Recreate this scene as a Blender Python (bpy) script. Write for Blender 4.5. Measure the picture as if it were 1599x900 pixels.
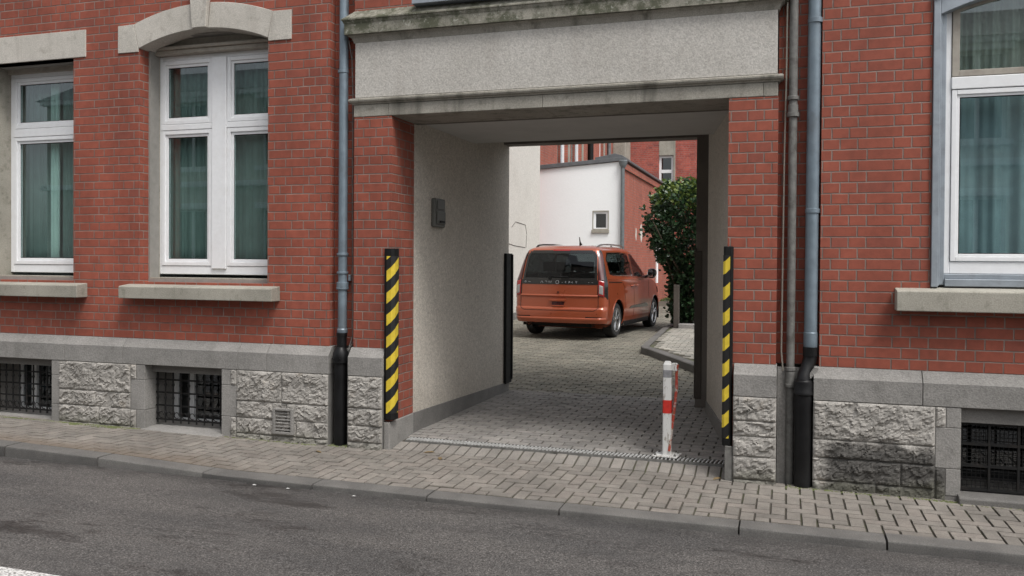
import bpy, bmesh, math, random
import numpy as np
from mathutils import Vector, Matrix, noise as mnoise
R = math.radians
random.seed(7)
for o in list(bpy.data.objects):
    bpy.data.objects.remove(o)
S = bpy.context.scene
COL = S.collection

# ------------------------------------------------------------ camera
F_PX, YAW, PITCH, ROLL, SHY = 1334.23, .312549, .011113, .006411, -26.77
def cam_axes():
    f = Vector((-math.sin(YAW), math.cos(YAW), 0)); r = Vector((math.cos(YAW), math.sin(YAW), 0)); u = Vector((0, 0, 1))
    f2 = f*math.cos(PITCH) - u*math.sin(PITCH); u2 = u*math.cos(PITCH) + f*math.sin(PITCH)
    r3 = r*math.cos(ROLL) + u2*math.sin(ROLL); u3 = -r*math.sin(ROLL) + u2*math.cos(ROLL)
    return r3, u3, f2
cr, cu, cf = cam_axes()
cd = bpy.data.cameras.new('camera'); cam = bpy.data.objects.new('camera', cd); COL.objects.link(cam)
cd.sensor_width = 36; cd.lens = F_PX/1599*36; cd.shift_y = SHY/1599; cd.clip_start = .05; cd.clip_end = 2000
m = Matrix.Identity(4)
for i in range(3):
    m[i][0] = cr[i]; m[i][1] = cu[i]; m[i][2] = -cf[i]
m.translation = Vector((0, -7, 1.70))
cam.matrix_world = m
S.camera = cam
# ------------------------------------------------------------ sky and sun (overcast)
SUN_EL, SUN_AZ = R(58), R(128)          # light comes from behind the camera, well to the right
W = bpy.data.worlds.new('World'); S.world = W; W.use_nodes = True
nt = W.node_tree; nt.nodes.clear()
sky = nt.nodes.new('ShaderNodeTexSky'); sky.sky_type = 'NISHITA'; sky.sun_disc = False
sky.sun_elevation = SUN_EL; sky.sun_rotation = SUN_AZ; sky.dust_density = 4; sky.air_density = 1.0; sky.ozone_density = 1
hs = nt.nodes.new('ShaderNodeHueSaturation'); hs.inputs['Saturation'].default_value = .22
bg = nt.nodes.new('ShaderNodeBackground'); bg.inputs['Strength'].default_value = .15
wo = nt.nodes.new('ShaderNodeOutputWorld')
nt.links.new(sky.outputs[0], hs.inputs['Color']); nt.links.new(hs.outputs[0], bg.inputs[0]); nt.links.new(bg.outputs[0], wo.inputs[0])
sl = bpy.data.lights.new('sun', 'SUN'); sl.energy = 1.5; sl.angle = R(18); sl.color = (1, .97, .93)
so = bpy.data.objects.new('sun', sl); COL.objects.link(so)
sd = Vector((math.sin(SUN_AZ)*math.cos(SUN_EL), math.cos(SUN_AZ)*math.cos(SUN_EL), math.sin(SUN_EL)))
so.rotation_euler = sd.to_track_quat('Z', 'Y').to_euler(); so.location = sd*30
vs = S.view_settings; vs.view_transform = 'Standard'; vs.look = 'None'; vs.gamma = 1; vs.use_curve_mapping = False; vs.exposure = 0.44

# ============================================================ node helper
class NT:
    def __init__(s, name):
        s.m = bpy.data.materials.new(name); s.m.use_nodes = True; s.t = s.m.node_tree; s.t.nodes.clear()
        s.out = s.t.nodes.new('ShaderNodeOutputMaterial'); s._pos = None
    def n(s, typ, **kw):
        nd = s.t.nodes.new(typ)
        for k, v in kw.items(): setattr(nd, k, v)
        return nd
    def set(s, sock, v):
        if isinstance(v, V): s.t.links.new(v.s, sock)
        elif isinstance(v, (tuple, list)):
            v = tuple(v)
            if len(v) == 3 and sock.type == 'RGBA': v = v+(1,)
            sock.default_value = v
        else: sock.default_value = v
    def math(s, op, *a):
        nd = s.n('ShaderNodeMath', operation=op)
        for i, x in enumerate(a): s.set(nd.inputs[i], x)
        return V(s, nd.outputs[0])
    def pos(s):
        if s._pos is None:
            g = s.n('ShaderNodeNewGeometry'); x = s.n('ShaderNodeSeparateXYZ'); s.t.links.new(g.outputs['Position'], x.inputs[0])
            s._pos = (V(s, x.outputs[0]), V(s, x.outputs[1]), V(s, x.outputs[2])); s.P = V(s, g.outputs['Position'])
        return s._pos
    def comb(s, x, y, z=0.):
        nd = s.n('ShaderNodeCombineXYZ')
        for i, v in enumerate((x, y, z)): s.set(nd.inputs[i], v)
        return V(s, nd.outputs[0])
    def vscale(s, sx, sy, sz):
        s.pos(); nd = s.n('ShaderNodeVectorMath', operation='MULTIPLY'); s.set(nd.inputs[0], s.P); nd.inputs[1].default_value = (sx, sy, sz)
        return V(s, nd.outputs[0])
    def noise(s, scale, detail=3, rough=.6, vec=None, dist=0., col=False):
        s.pos(); nd = s.n('ShaderNodeTexNoise'); nd.inputs['Scale'].default_value = scale; nd.inputs['Detail'].default_value = detail
        nd.inputs['Roughness'].default_value = rough; nd.inputs['Distortion'].default_value = dist
        s.set(nd.inputs['Vector'], vec or s.P)
        return V(s, nd.outputs['Color' if col else 'Fac'])
    def voro(s, scale, vec=None, feature='F1', out='Distance'):
        s.pos(); nd = s.n('ShaderNodeTexVoronoi', feature=feature); nd.inputs['Scale'].default_value = scale
        s.set(nd.inputs['Vector'], vec or s.P); return V(s, nd.outputs[out])
    def white(s, vec):
        nd = s.n('ShaderNodeTexWhiteNoise', noise_dimensions='3D'); s.set(nd.inputs['Vector'], vec); return V(s, nd.outputs['Value'])
    def mix(s, f, a, b):
        nd = s.n('ShaderNodeMix', data_type='RGBA'); s.set(nd.inputs[0], f); s.set(nd.inputs[6], a); s.set(nd.inputs[7], b); return V(s, nd.outputs[2])
    def mul(s, c, f):
        nd = s.n('ShaderNodeMix', data_type='RGBA', blend_type='MULTIPLY'); nd.inputs[0].default_value = 1; s.set(nd.inputs[6], c)
        s.set(nd.inputs[7], s.comb(f, f, f)); return V(s, nd.outputs[2])
    def ss(s, x, lo, hi, a=0., b=1.):
        nd = s.n('ShaderNodeMapRange', interpolation_type='SMOOTHSTEP')
        s.set(nd.inputs[0], x); s.set(nd.inputs[1], lo); s.set(nd.inputs[2], hi); s.set(nd.inputs[3], a); s.set(nd.inputs[4], b); return V(s, nd.outputs[0])
    def bump(s, h, strength=.5, dist=.01, normal=None):
        nd = s.n('ShaderNodeBump'); nd.inputs['Strength'].default_value = strength; nd.inputs['Distance'].default_value = dist
        s.set(nd.inputs['Height'], h)
        if normal: s.set(nd.inputs['Normal'], normal)
        return V(s, nd.outputs[0])
    def attr(s, name):
        nd = s.n('ShaderNodeAttribute', attribute_name=name); return V(s, nd.outputs['Color'])
    def bsdf(s, col, rough=.8, normal=None, **kw):
        b = s.n('ShaderNodeBsdfPrincipled'); s.set(b.inputs['Base Color'], col); s.set(b.inputs['Roughness'], rough)
        if normal: s.set(b.inputs['Normal'], normal)
        for k, v in kw.items(): s.set(b.inputs[k.replace('_', ' ')], v)
        s.t.links.new(b.outputs[0], s.out.inputs[0]); return s.m
class V:
    def __init__(s, t, sock): s.t = t; s.s = sock
    def __add__(a, b): return a.t.math('ADD', a, b)
    __radd__ = __add__
    def __mul__(a, b): return a.t.math('MULTIPLY', a, b)
    __rmul__ = __mul__
    def __sub__(a, b): return a.t.math('SUBTRACT', a, b)
    def __rsub__(a, b): return a.t.math('SUBTRACT', b, a)
    def __truediv__(a, b): return a.t.math('DIVIDE', a, b)
    def floor(a): return a.t.math('FLOOR', a)
    def mod(a, b): return a.t.math('FLOORED_MODULO', a, b)
    def abs(a): return a.t.math('ABSOLUTE', a)
    def gt(a, b): return a.t.math('GREATER_THAN', a, b)
    def lt(a, b): return a.t.math('LESS_THAN', a, b)
    def min(a, b): return a.t.math('MINIMUM', a, b)
    def max(a, b): return a.t.math('MAXIMUM', a, b)

def mat_brick(name, c1, c2, c3, mortar, z0=.903, hp=.125, ch=.0834, jw=.0045, joint_dark=.0):
    t = NT(name); x, y, z = t.pos()
    wx = t.noise(9, 2)*.006 - .003
    u = x + y + wx
    zz = (z - z0 + t.noise(7, 2)*.004)/ch
    row = zz.floor(); fz = zz - row
    iu = u/hp + row.mod(2.)*.5 + t.white(t.comb(row, 3., 1.))*.05
    h = iu.floor(); fu = iu - h
    par = row.mod(2.)
    ho = h + par; pid = (ho/2).floor(); wi = ho.mod(2.)
    mg = t.math('ABSOLUTE', pid.mod(2.).lt(.5)*(1. - par) + pid.mod(3.).lt(.5)*par - t.white(t.comb(pid, row, 5.)).gt(.88)*1.)
    dl = fu*hp + mg*wi; dr = (1. - fu)*hp + mg*(1. - wi)
    d = dl.min(dr).min(fz*ch).min((1. - fz)*ch)
    ident = t.mix(mg, t.comb(h, row, 0.), t.comb(pid*2. + .5, row, 9.))
    r1 = t.white(ident); r2 = t.white(t.mix(.5, ident, (0.3, .7, .1)))
    fine = t.noise(60, 4, .7); patch = t.noise(1.3, 4, .6)
    n1 = d + (fine - .5)*.004
    brick = t.ss(n1, jw*.7, jw*1.5)
    col = t.mix(r1, c1, c2)
    col = t.mix(t.ss(r2, .86, 1.)*.38, col, c3)
    col = t.mix(t.ss(fine, .55, .8)*.2, col, c3)
    col = t.mul(col, t.ss(patch, .25, .75, .82, 1.14)*t.ss(t.noise(14, 3), .2, .8, .86, 1.12))
    mo = t.mul(mortar, t.ss(t.noise(5, 3), .3, .7, .65, 1.15))
    col = t.mix(brick, mo, col)
    # streaky soot on the wall
    st = t.noise(1., 4, .6, vec=t.vscale(3.2, 3.2, .35))
    col = t.mul(col, t.ss(st, .35, .7, 1.03, .88))
    bh = brick + fine*.18 + r1*.25
    return t.bsdf(col, .82, t.bump(bh, .8, .006))
def mat_stone(name, c1, c2, dirt=(.10, .095, .085), dirt_amt=.4, grain=140, bump=.35, green=0., streak=0., rough=.85, big=1.7):
    t = NT(name); x, y, z = t.pos()
    a = t.noise(big, 5, .6); b = t.noise(grain, 3, .7); c = t.noise(big*6, 4, .65)
    col = t.mix(t.ss(a, .3, .7), c1, c2)
    col = t.mul(col, t.ss(b, .25, .75, .78, 1.2))
    col = t.mix(t.ss(c, .52, .78)*dirt_amt, col, dirt)
    if streak:
        sn = t.noise(1., 4, .65, vec=t.vscale(5, 5, .5))
        col = t.mix(t.ss(sn, .5, .75)*streak, col, dirt)
    if green:
        g = t.noise(7., 6, .75)
        col = t.mix(t.ss(g, .42, .6)*green, col, (.055, .06, .032))
        w = t.noise(26., 3, .6); col = t.mix(t.ss(w, .6, .68)*green*.7, col, (.38, .38, .33))
    return t.bsdf(col, rough, t.bump(b + c*1.5, bump, .004))
def mat_plain(name, col, rough=.5, var=.12, scale=12, bump=0., dirt=None, dirt_amt=.4, **kw):
    t = NT(name); a = t.noise(scale, 4, .65)
    c = t.mul(col, t.ss(a, .25, .75, 1-var, 1+var))
    if dirt:
        c = t.mix(t.ss(t.noise(scale*.35, 5, .7), .48, .72)*dirt_amt, c, dirt)
    nm = t.bump(t.noise(scale*8, 3), bump, .003) if bump else None
    r = t.ss(a, .2, .8, max(rough-.08, 0), min(rough+.1, 1))
    return t.bsdf(c, r, nm, **kw)
def mat_plaster(name, c, scale=55, bump=.6, dirt_amt=.3, dirt=(.2, .17, .13), var=(.84, 1.1)):
    t = NT(name); x, y, z = t.pos()
    w = t.noise(scale, 3, .6, dist=1.6); a = t.noise(1.2, 5, .6); s2 = t.noise(1., 4, .6, vec=t.vscale(4, 4, .5))
    col = t.mul(c, t.ss(w, .3, .7, *var))
    col = t.mix(t.ss(a, .45, .8)*dirt_amt, col, dirt)
    col = t.mix(t.ss(s2, .55, .8)*dirt_amt*.7, col, dirt)
    sp = t.ss(z + t.noise(2.6, 5, .7)*.5, .35, .85, 1., 0.); col = t.mix(sp*min(dirt_amt*1.6, .5), col, dirt)
    sc = t.noise(1., 5, .75, vec=t.vscale(1.2, 1.2, 5)); col = t.mix(t.ss(sc, .62, .68)*dirt_amt*.8, col, dirt)
    return t.bsdf(col, .92, t.bump(w, bump, .008))
def mat_glass(name, tint=(.72, .86, .82), refl=1.6, rough=0.0):
    t = NT(name)
    fr = t.n('ShaderNodeFresnel'); gg = t.n('ShaderNodeNewGeometry'); t.set(fr.inputs[0], V(t, gg.outputs['Backfacing'])*(1/1.5-1.5) + 1.5)
    f = t.math('MINIMUM', V(t, fr.outputs[0])*refl, 1.)
    tr = t.n('ShaderNodeBsdfTransparent'); tr.inputs[0].default_value = tint+(1,)
    gl = t.n('ShaderNodeBsdfGlossy'); gl.inputs['Roughness'].default_value = rough; gl.inputs[0].default_value = (.95, .97, 1, 1)
    mx = t.n('ShaderNodeMixShader'); t.t.links.new(f.s, mx.inputs[0]); t.t.links.new(tr.outputs[0], mx.inputs[1]); t.t.links.new(gl.outputs[0], mx.inputs[2])
    t.t.links.new(mx.outputs[0], t.out.inputs[0]); return t.m

M = {}
M['brick'] = mat_brick('red_clinker_brick', (.25, .064, .038), (.288, .075, .045), (.18, .056, .044), (.225, .165, .14))
M['brick_yard'] = mat_brick('courtyard_brick', (.33, .085, .052), (.38, .105, .066), (.17, .07, .055), (.27, .20, .17), z0=0, ch=.077)
M['brick_old'] = mat_brick('old_weathered_brick', (.30, .065, .048), (.42, .10, .07), (.09, .05, .05), (.24, .19, .17), z0=0, ch=.077)
M['granite'] = mat_stone('grey_granite', (.205, .198, .186), (.275, .264, .248), dirt_amt=.45, grain=75, bump=.9, streak=.3)
M['granite_dark'] = mat_stone('sooty_granite', (.13, .125, .118), (.19, .182, .17), dirt_amt=.5, grain=110)
M['sand'] = mat_stone('pale_sandstone', (.43, .405, .36), (.52, .49, .44), dirt=(.24, .215, .18), dirt_amt=.5, grain=90, streak=.45)
M['sill'] = mat_stone('weathered_sill_stone', (.27, .255, .215), (.36, .34, .29), dirt=(.10, .10, .07), dirt_amt=.6, grain=100, streak=.35)
M['panel'] = mat_stone('rendered_panel', (.42, .40, .365), (.48, .46, .425), dirt=(.27, .24, .21), dirt_amt=.2, grain=70, streak=.22, bump=.8)
M['mould'] = mat_stone('stained_moulding', (.25, .235, .20), (.34, .32, .275), dirt=(.07, .065, .05), dirt_amt=.6, grain=110, streak=.7)
M['lichen'] = mat_stone('lichen_cornice', (.22, .21, .17), (.30, .285, .24), dirt=(.06, .06, .045), dirt_amt=.6, grain=110, streak=.4, green=.85)
M['plaster'] = mat_plaster('tunnel_roughcast', (.58, .535, .47), 34, 1., .2, var=(.72, 1.15))
M['plaster_yard'] = mat_plaster('yard_render', (.60, .575, .53), 26, .9, .12)
M['ceil'] = mat_plain('ceiling_board', (.50, .49, .47), .9, .06, 3)
M['dark_soffit'] = mat_stone('dark_soffit_stone', (.14, .125, .11), (.19, .17, .15), dirt_amt=.3)  # one dark stone tone for the soffit, back beam and back jamb
M['white_wall'] = mat_plaster('white_painted_wall', (.81, .83, .835), 14, .35, .05, (.55, .53, .5), (.985, 1.01))
M['pvc'] = mat_plain('white_window_plastic', (.78, .79, .80), .35, .03, 20, dirt=(.5, .47, .42), dirt_amt=.12)
M['pvc_old'] = mat_plain('old_cream_paint', (.34, .31, .265), .6, .12, 20, dirt=(.18, .15, .12), dirt_amt=.4)
M['zinc'] = mat_plain('blue_grey_zinc', (.185, .232, .27), .42, .12, 9, dirt=(.12, .13, .14), dirt_amt=.55, Metallic=.35)
M['zinc_l'] = mat_plain('light_grey_metal', (.30, .335, .37), .45, .1, 9, dirt=(.16, .16, .16), dirt_amt=.5, Metallic=.3)
M['iron_old'] = mat_plain('flaking_grey_iron', (.15, .147, .137), .7, .25, 22, .6, dirt=(.06, .055, .045), dirt_amt=.8)
M['cast'] = mat_plain('black_cast_pipe', (.006, .006, .0065), .42, .3, 8, dirt=(.03, .03, .028), dirt_amt=.3, Specular_IOR_Level=.3)
M['black'] = mat_plain('black_rubber', (.006, .006, .006), .6, .2, 20, Specular_IOR_Level=.25)
M['black_iron'] = mat_plain('black_wrought_iron', (.009, .009, .009), .6, .3, 30, .3, dirt=(.05, .035, .025), dirt_amt=.25, Specular_IOR_Level=.3)
M['dark'] = mat_plain('dark_room', (.035, .035, .035), .9)
M['inner'] = mat_plain('inner_plaster', (.25, .24, .22), .9)
M['glass'] = mat_glass('window_glass', (.84, .93, .92), 1.7)
M['glass_dk'] = mat_glass('dark_glass', (.35, .4, .42), 2.2)
M['carglass'] = mat_glass('tinted_car_glass', (.13, .145, .145), .75)
M['carglass_c'] = mat_glass('clear_car_glass', (.5, .58, .57), .8)
M['cur_green'] = mat_plain('dark_green_curtain', (.195, .235, .22), .9, .1, 5)
M['cur_teal'] = mat_plain('teal_curtain', (.34, .385, .42), .9, .15, 3)
M['cur_brown'] = mat_plain('brown_curtain', (.50, .45, .40), .9, .1, 4)
M['cur_white'] = mat_plain('pale_curtain', (.6, .68, .64), .9, .05, 4)
M['steel'] = mat_plain('galvanised_steel', (.50, .50, .49), .5, .15, 25, dirt=(.2, .19, .17), dirt_amt=.5, Metallic=.2)
M['grey_plastic'] = mat_plain('grey_box_plastic', (.10, .10, .09), .55, .15, 10)
M['copper'] = mat_plain('patinated_grey', (.13, .145, .15), .6, .2, 10)
M['roofing'] = mat_plain('dark_roof_sheet', (.10, .105, .11), .6, .2, 6)
M['moss'] = mat_plain('moss', (.10, .115, .045), .95, .35, 30)
M['leaf_dry'] = mat_plain('dry_leaf', (.16, .11, .05), .8, .3, 40)
M['door_grey'] = mat_plain('grey_door', (.16, .17, .18), .5, .1, 5)
M['concrete'] = mat_stone('concrete_post', (.06, .05, .042), (.085, .072, .06), dirt_amt=.4)

# asphalt
t = NT('asphalt'); x, y, z = t.pos()
sp = t.noise(95, 2, .8); sp2 = t.voro(75); big = t.noise(1., 5, .6, vec=t.vscale(.55, 1.6, 1)); md = t.noise(5, 4, .6, vec=t.vscale(.6, 1.5, 1))
c = t.mix(t.ss(big, .3, .7), (.062, .059, .057), (.100, .093, .087))
c = t.mul(c, t.ss(sp, .33, .68, .45, 1.75)*t.ss(t.noise(45, 3, .7), .3, .7, .75, 1.25))
c = t.mul(c, t.ss(sp2, .08, .5, 1.45, .8))
patch = t.noise(1., 6, .72, vec=t.vscale(.7, 2., 1))
c = t.mul(c, t.ss(patch, .54, .66, 1., .5))
# darker gutter strip next to the kerb
gy = t.ss(y, -1.7, -1.3); c = t.mul(c, t.ss(gy*t.noise(3, 4), .2, .6, 1., .72))
M['asphalt'] = t.bsdf(c, t.ss(patch, .5, .66, .68, .42), t.bump(sp + sp2*.8, .6, .004))
# pavers: each block carries its own colour
def mat_paver(name, tintname='pc', g=1.):
    t = NT(name); n = t.noise(120, 3, .7); b = t.noise(1.4, 5, .6); b2 = t.noise(9, 4, .65)
    x, y, z = t.pos(); c = t.mul(t.attr(tintname), t.ss(n, .25, .75, .78, 1.2)*t.ss(b, .3, .7, .8, 1.16)*t.ss(b2, .3, .8, 1.08, .8))
    soil = t.ss(y + t.noise(2.2, 4)*.35, -.95, -.55, 1., 0.)*t.ss(y, -1.2, -1.05)*t.ss(x, -5.2, -3.6, 1., .0); c = t.mix(soil*.7, c, (.12, .088, .06))
    return t.bsdf(c, .85, t.bump(n, .5, .003))
M['paver'] = mat_paver('concrete_paver')
t = NT('joint_sand'); n = t.noise(2.2, 4); c = t.mix(t.ss(n, .45, .65), (.07, .062, .05), (.075, .08, .04)); M['joint'] = t.bsdf(c, .95)
t = NT('kerb_granite'); n = t.noise(130, 3, .7); b = t.noise(2.5, 5); x, y, z = t.pos()
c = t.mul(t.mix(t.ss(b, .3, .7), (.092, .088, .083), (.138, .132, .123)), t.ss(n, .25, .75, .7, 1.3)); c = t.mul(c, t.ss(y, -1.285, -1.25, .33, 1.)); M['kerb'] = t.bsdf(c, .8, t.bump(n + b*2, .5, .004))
t = NT('split_stone'); x, y, z = t.pos(); n = t.noise(90, 4, .75); b = t.noise(4, 5, .6); c = t.mix(t.ss(b, .35, .65), (.262, .248, .227), (.35, .332, .305))
c = t.mix(t.ss(t.noise(5, 4), .6, .75)*.3, c, (.40, .33, .25))
c = t.mul(c, t.ss(n, .25, .75, .75, 1.2))
st = t.ss(x, .2, .35)*t.ss(z + t.noise(3.5, 5, .7)*.4, .44, .58, 1., 0.)   # large soot stain low on the right
c = t.mul(c, t.ss(st, 0., 1., 1., .24))
st2 = t.ss(z + t.noise(5, 4)*.25, .12, .24, 1., 0.); c = t.mix(st2*.5, c, (.10, .10, .07))
M['split'] = t.bsdf(c, .9, t.bump(n, .6, .006))
# stripes (yellow and black) running up to the right on the corner guards
def mat_stripe(name, k, z0, per):
    t = NT(name); x, y, z = t.pos(); f = ((z - (x + y)*k - z0)/per).mod(1.)
    fac = t.ss(f, .48, .5)*t.ss(f, .98, 1., 1., 0.)
    c = t.mix(fac, (.008, .008, .008), t.mul((.62, .46, .035), t.ss(t.noise(12, 4), .3, .7, .85, 1.1)))
    return t.bsdf(c, .5)
M['stripeL'] = mat_stripe('hazard_stripe_left', .72, .345, .1985)
M['stripeR'] = mat_stripe('hazard_stripe_right', 1.0, .42, .2025)
# bollard
t = NT('bollard_paint'); n = t.noise(25, 5, .75, vec=t.vscale(1, 1, .35)); c = t.mix(t.ss(n, .54, .6)*.75, (.66, .66, .64), (.26, .22, .18)); M['bwhite'] = t.bsdf(c, .5)
t = NT('bollard_red'); c = t.mul((.55, .03, .02), t.ss(n := t.noise(20, 4), .3, .7, .8, 1.1)); M['bred'] = t.bsdf(c, .5)
M['bsilver'] = mat_plain('bollard_reflective_grey', (.25, .25, .26), .35, .2, 30)
t = NT('rusty_arm'); n = t.noise(14, 5, .7, vec=t.vscale(1, 1, 1)); n2 = t.noise(40, 3)
c = t.mix(t.ss(n, .42, .5), (.45, .42, .38), (.40, .05, .03)); c = t.mix(t.ss(n2, .55, .65), c, (.25, .10, .04)); M['rusty'] = t.bsdf(c, .7)
# car
M['paint'] = mat_plain('copper_orange_paint', (.33, .068, .024), .34, .02, 3, Metallic=.3, Coat_Weight=1., Coat_Roughness=.04)
M['tyre'] = mat_plain('tyre_rubber', (.018, .018, .018), .8, .2, 20)
M['alloy'] = mat_plain('alloy_rim', (.50, .50, .50), .3, .05, 10, Metallic=.9)
M['chrome'] = mat_plain('chrome_trim', (.7, .7, .7), .15, .02, 10, Metallic=1.)
M['gloss_black'] = mat_plain('gloss_black_trim', (.008, .008, .008), .12, .02, 5, Coat_Weight=.5)
M['seat'] = mat_plain('car_seat_cloth', (.03, .03, .032), .9, .1, 20)
M['lamp_red'] = mat_plain('red_lamp_glass', (.30, .012, .012), .12, .05, 10, Coat_Weight=1.)
M['lamp_white'] = mat_plain('clear_lamp_glass', (.30, .29, .29), .2, .1, 60, Coat_Weight=1.)
M['lamp_dark'] = mat_plain('smoked_red_glass', (.07, .006, .006), .12, .05, 10, Coat_Weight=1.)
M['letter'] = mat_plain('pale_lettering', (.22, .22, .23), .4, .02, 10)
# leaves
def mat_leaf(name, c1, c2):
    t = NT(name); n = t.noise(6, 4); r = t.white(t.vscale(1, 1, 1)); c = t.mix(t.ss(n, .3, .7), c1, c2)
    b = t.n('ShaderNodeBsdfPrincipled'); t.set(b.inputs['Base Color'], c); b.inputs['Roughness'].default_value = .38
    tl = t.n('ShaderNodeBsdfTranslucent'); t.set(tl.inputs[0], c); mx = t.n('ShaderNodeMixShader'); mx.inputs[0].default_value = .2
    t.t.links.new(b.outputs[0], mx.inputs[1]); t.t.links.new(tl.outputs[0], mx.inputs[2]); t.t.links.new(mx.outputs[0], t.out.inputs[0]); return t.m
M['leaf'] = mat_leaf('laurel_leaf', (.018, .042, .018), (.035, .075, .028))
M['leaf_young'] = mat_leaf('young_laurel_leaf', (.10, .17, .03), (.16, .20, .05))
M['bark'] = mat_plain('bark', (.09, .07, .05), .9, .3, 20, .6)
M['beige'] = mat_plaster('opposite_render', (.60, .57, .50), 20, .2, .2)

# ============================================================ mesh builder
class MB:
    def __init__(s): s.v = []; s.f = []; s.mi = []; s.c = []
    def add(s, vs, fs, mi=0):
        o = len(s.v); s.v += [tuple(p) for p in vs]; s.f += [tuple(i+o for i in f) for f in fs]; s.mi += [mi]*len(fs); return s
    def box(s, x0, x1, y0, y1, z0, z1, mi=0):
        vs = [(x0,y0,z0),(x1,y0,z0),(x1,y1,z0),(x0,y1,z0),(x0,y0,z1),(x1,y0,z1),(x1,y1,z1),(x0,y1,z1)]
        return s.add(vs, [(0,3,2,1),(4,5,6,7),(0,1,5,4),(1,2,6,5),(2,3,7,6),(3,0,4,7)], mi)
    def prism(s, poly, a, b, axis='x', mi=0):
        # poly: 2D points, extruded along axis from a to b
        def p(q, t):
            return {'x': (t, q[0], q[1]), 'y': (q[0], t, q[1]), 'z': (q[0], q[1], t)}[axis]
        n = len(poly); vs = [p(q, a) for q in poly] + [p(q, b) for q in poly]
        fs = [tuple(range(n)), tuple(range(2*n-1, n-1, -1))] + [(i, i+n, (i+1) % n+n, (i+1) % n) for i in range(n)]
        return s.add(vs, fs, mi)
    def tube(s, pts, r, n=12, mi=0, cap=True):
        pts = [Vector(p) for p in pts]; rs = r if isinstance(r, (list, tuple)) else [r]*len(pts); vs = []; fs = []
        up = None
        for i, p in enumerate(pts):
            d = (pts[min(i+1, len(pts)-1)] - pts[max(i-1, 0)])
            if d.length < 1e-9: d = Vector((0, 0, 1))
            d.normalize()
            if up is None: up = Vector((1, 0, 0)) if abs(d.x) < .9 else Vector((0, 1, 0))
            a = (up - d*up.dot(d)).normalized(); b = d.cross(a); up = a
            for k in range(n):
                th = 2*math.pi*k/n; vs.append(p + (a*math.cos(th) + b*math.sin(th))*rs[i])
        for i in range(len(pts)-1):
            for k in range(n): fs.append((i*n+k, i*n+(k+1) % n, (i+1)*n+(k+1) % n, (i+1)*n+k))
        if cap: fs += [tuple(range(n-1, -1, -1)), tuple(range((len(pts)-1)*n, len(pts)*n))]
        return s.add(vs, fs, mi)
    def lathe(s, prof, c, n=24, mi=0):   # prof [(r,z)], around vertical axis through c
        return s.tube([(c[0], c[1], c[2]+z) for r, z in prof], [max(r, 1e-4) for r, z in prof], n, mi)
    def grid(s, fn, nu, nv, mi=0):
        vs = [fn(i/nu, j/nv) for j in range(nv+1) for i in range(nu+1)]
        fs = [(j*(nu+1)+i, j*(nu+1)+i+1, (j+1)*(nu+1)+i+1, (j+1)*(nu+1)+i) for j in range(nv) for i in range(nu)]
        return s.add(vs, fs, mi)
    def build(s, name, mats, parent=None, smooth=False, bevel=0, normals=True, label=None):
        me = bpy.data.meshes.new(name); L = ploc(parent)
        me.from_pydata([(p[0]-L[0], p[1]-L[1], p[2]-L[2]) for p in s.v], [], s.f)
        if not isinstance(mats, (list, tuple)): mats = [mats]
        for m_ in mats: me.materials.append(M[m_] if isinstance(m_, str) else m_)
        me.polygons.foreach_set('material_index', s.mi)
        if normals:
            b = bmesh.new(); b.from_mesh(me); bmesh.ops.recalc_face_normals(b, faces=b.faces); b.to_mesh(me); b.free()
        if smooth:
            me.polygons.foreach_set('use_smooth', [True]*len(me.polygons))
            if smooth != 'all':
                me.set_sharp_from_angle(angle=R(smooth if not isinstance(smooth, bool) else 40))
        o = bpy.data.objects.new(name, me); COL.objects.link(o)
        if parent: o.parent = parent
        if bevel:
            md = o.modifiers.new('bevel', 'BEVEL'); md.width = bevel; md.segments = 2; md.limit_method = 'ANGLE'; md.angle_limit = R(40); md.harden_normals = False
        if label: o['label'] = label
        return o
def ploc(p):
    L = Vector((0, 0, 0))
    while p: L += p.location; p = p.parent
    return L
def thing(name, label, cat, loc=(0, 0, 0), group=None, rz=0):
    o = bpy.data.objects.new(name, None); o.empty_display_size = .2; COL.objects.link(o); o.location = loc; o.rotation_euler.z = rz
    o['label'] = label; o['category'] = cat
    if group: o['group'] = group
    return o
def tag(o, label, cat, group=None, kind=None):
    o['label'] = label; o['category'] = cat
    if group: o['group'] = group
    if kind: o['kind'] = kind
    return o
def struct(o): o['kind'] = 'structure'; return o
def holder(name, parent, mb, mat, **kw): return mb.build(name, mat, parent, **kw)

# ============================================================ levels
def zw(x): return .027 - .0067*(x+8)
def lerp_tab(tab, x):
    return float(np.interp(x, [a for a, b in tab], [b for a, b in tab]))
def zk(x): return lerp_tab([(-30, .20), (-12, .11), (-6.6, .057), (-5.3, .026), (-4.3, -.012), (-2.8, -.019), (.6, -.022), (1.4, -.022), (8, -.07)], x)
def zr(x): return -.035 - .0057*(x+6.8)
YK0, YK1 = -1.095, -1.265
def zyard(x, y):
    if y <= 0: f = min(-y/(-YK0), 1); return zw(x)*(1-f) + zk(x)*f
    return lerp_tab([(0, zw(x)), (.25, .035), (.5, .055), (3.4, .05), (9, .25), (16, .31), (30, .36)], y)

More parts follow.
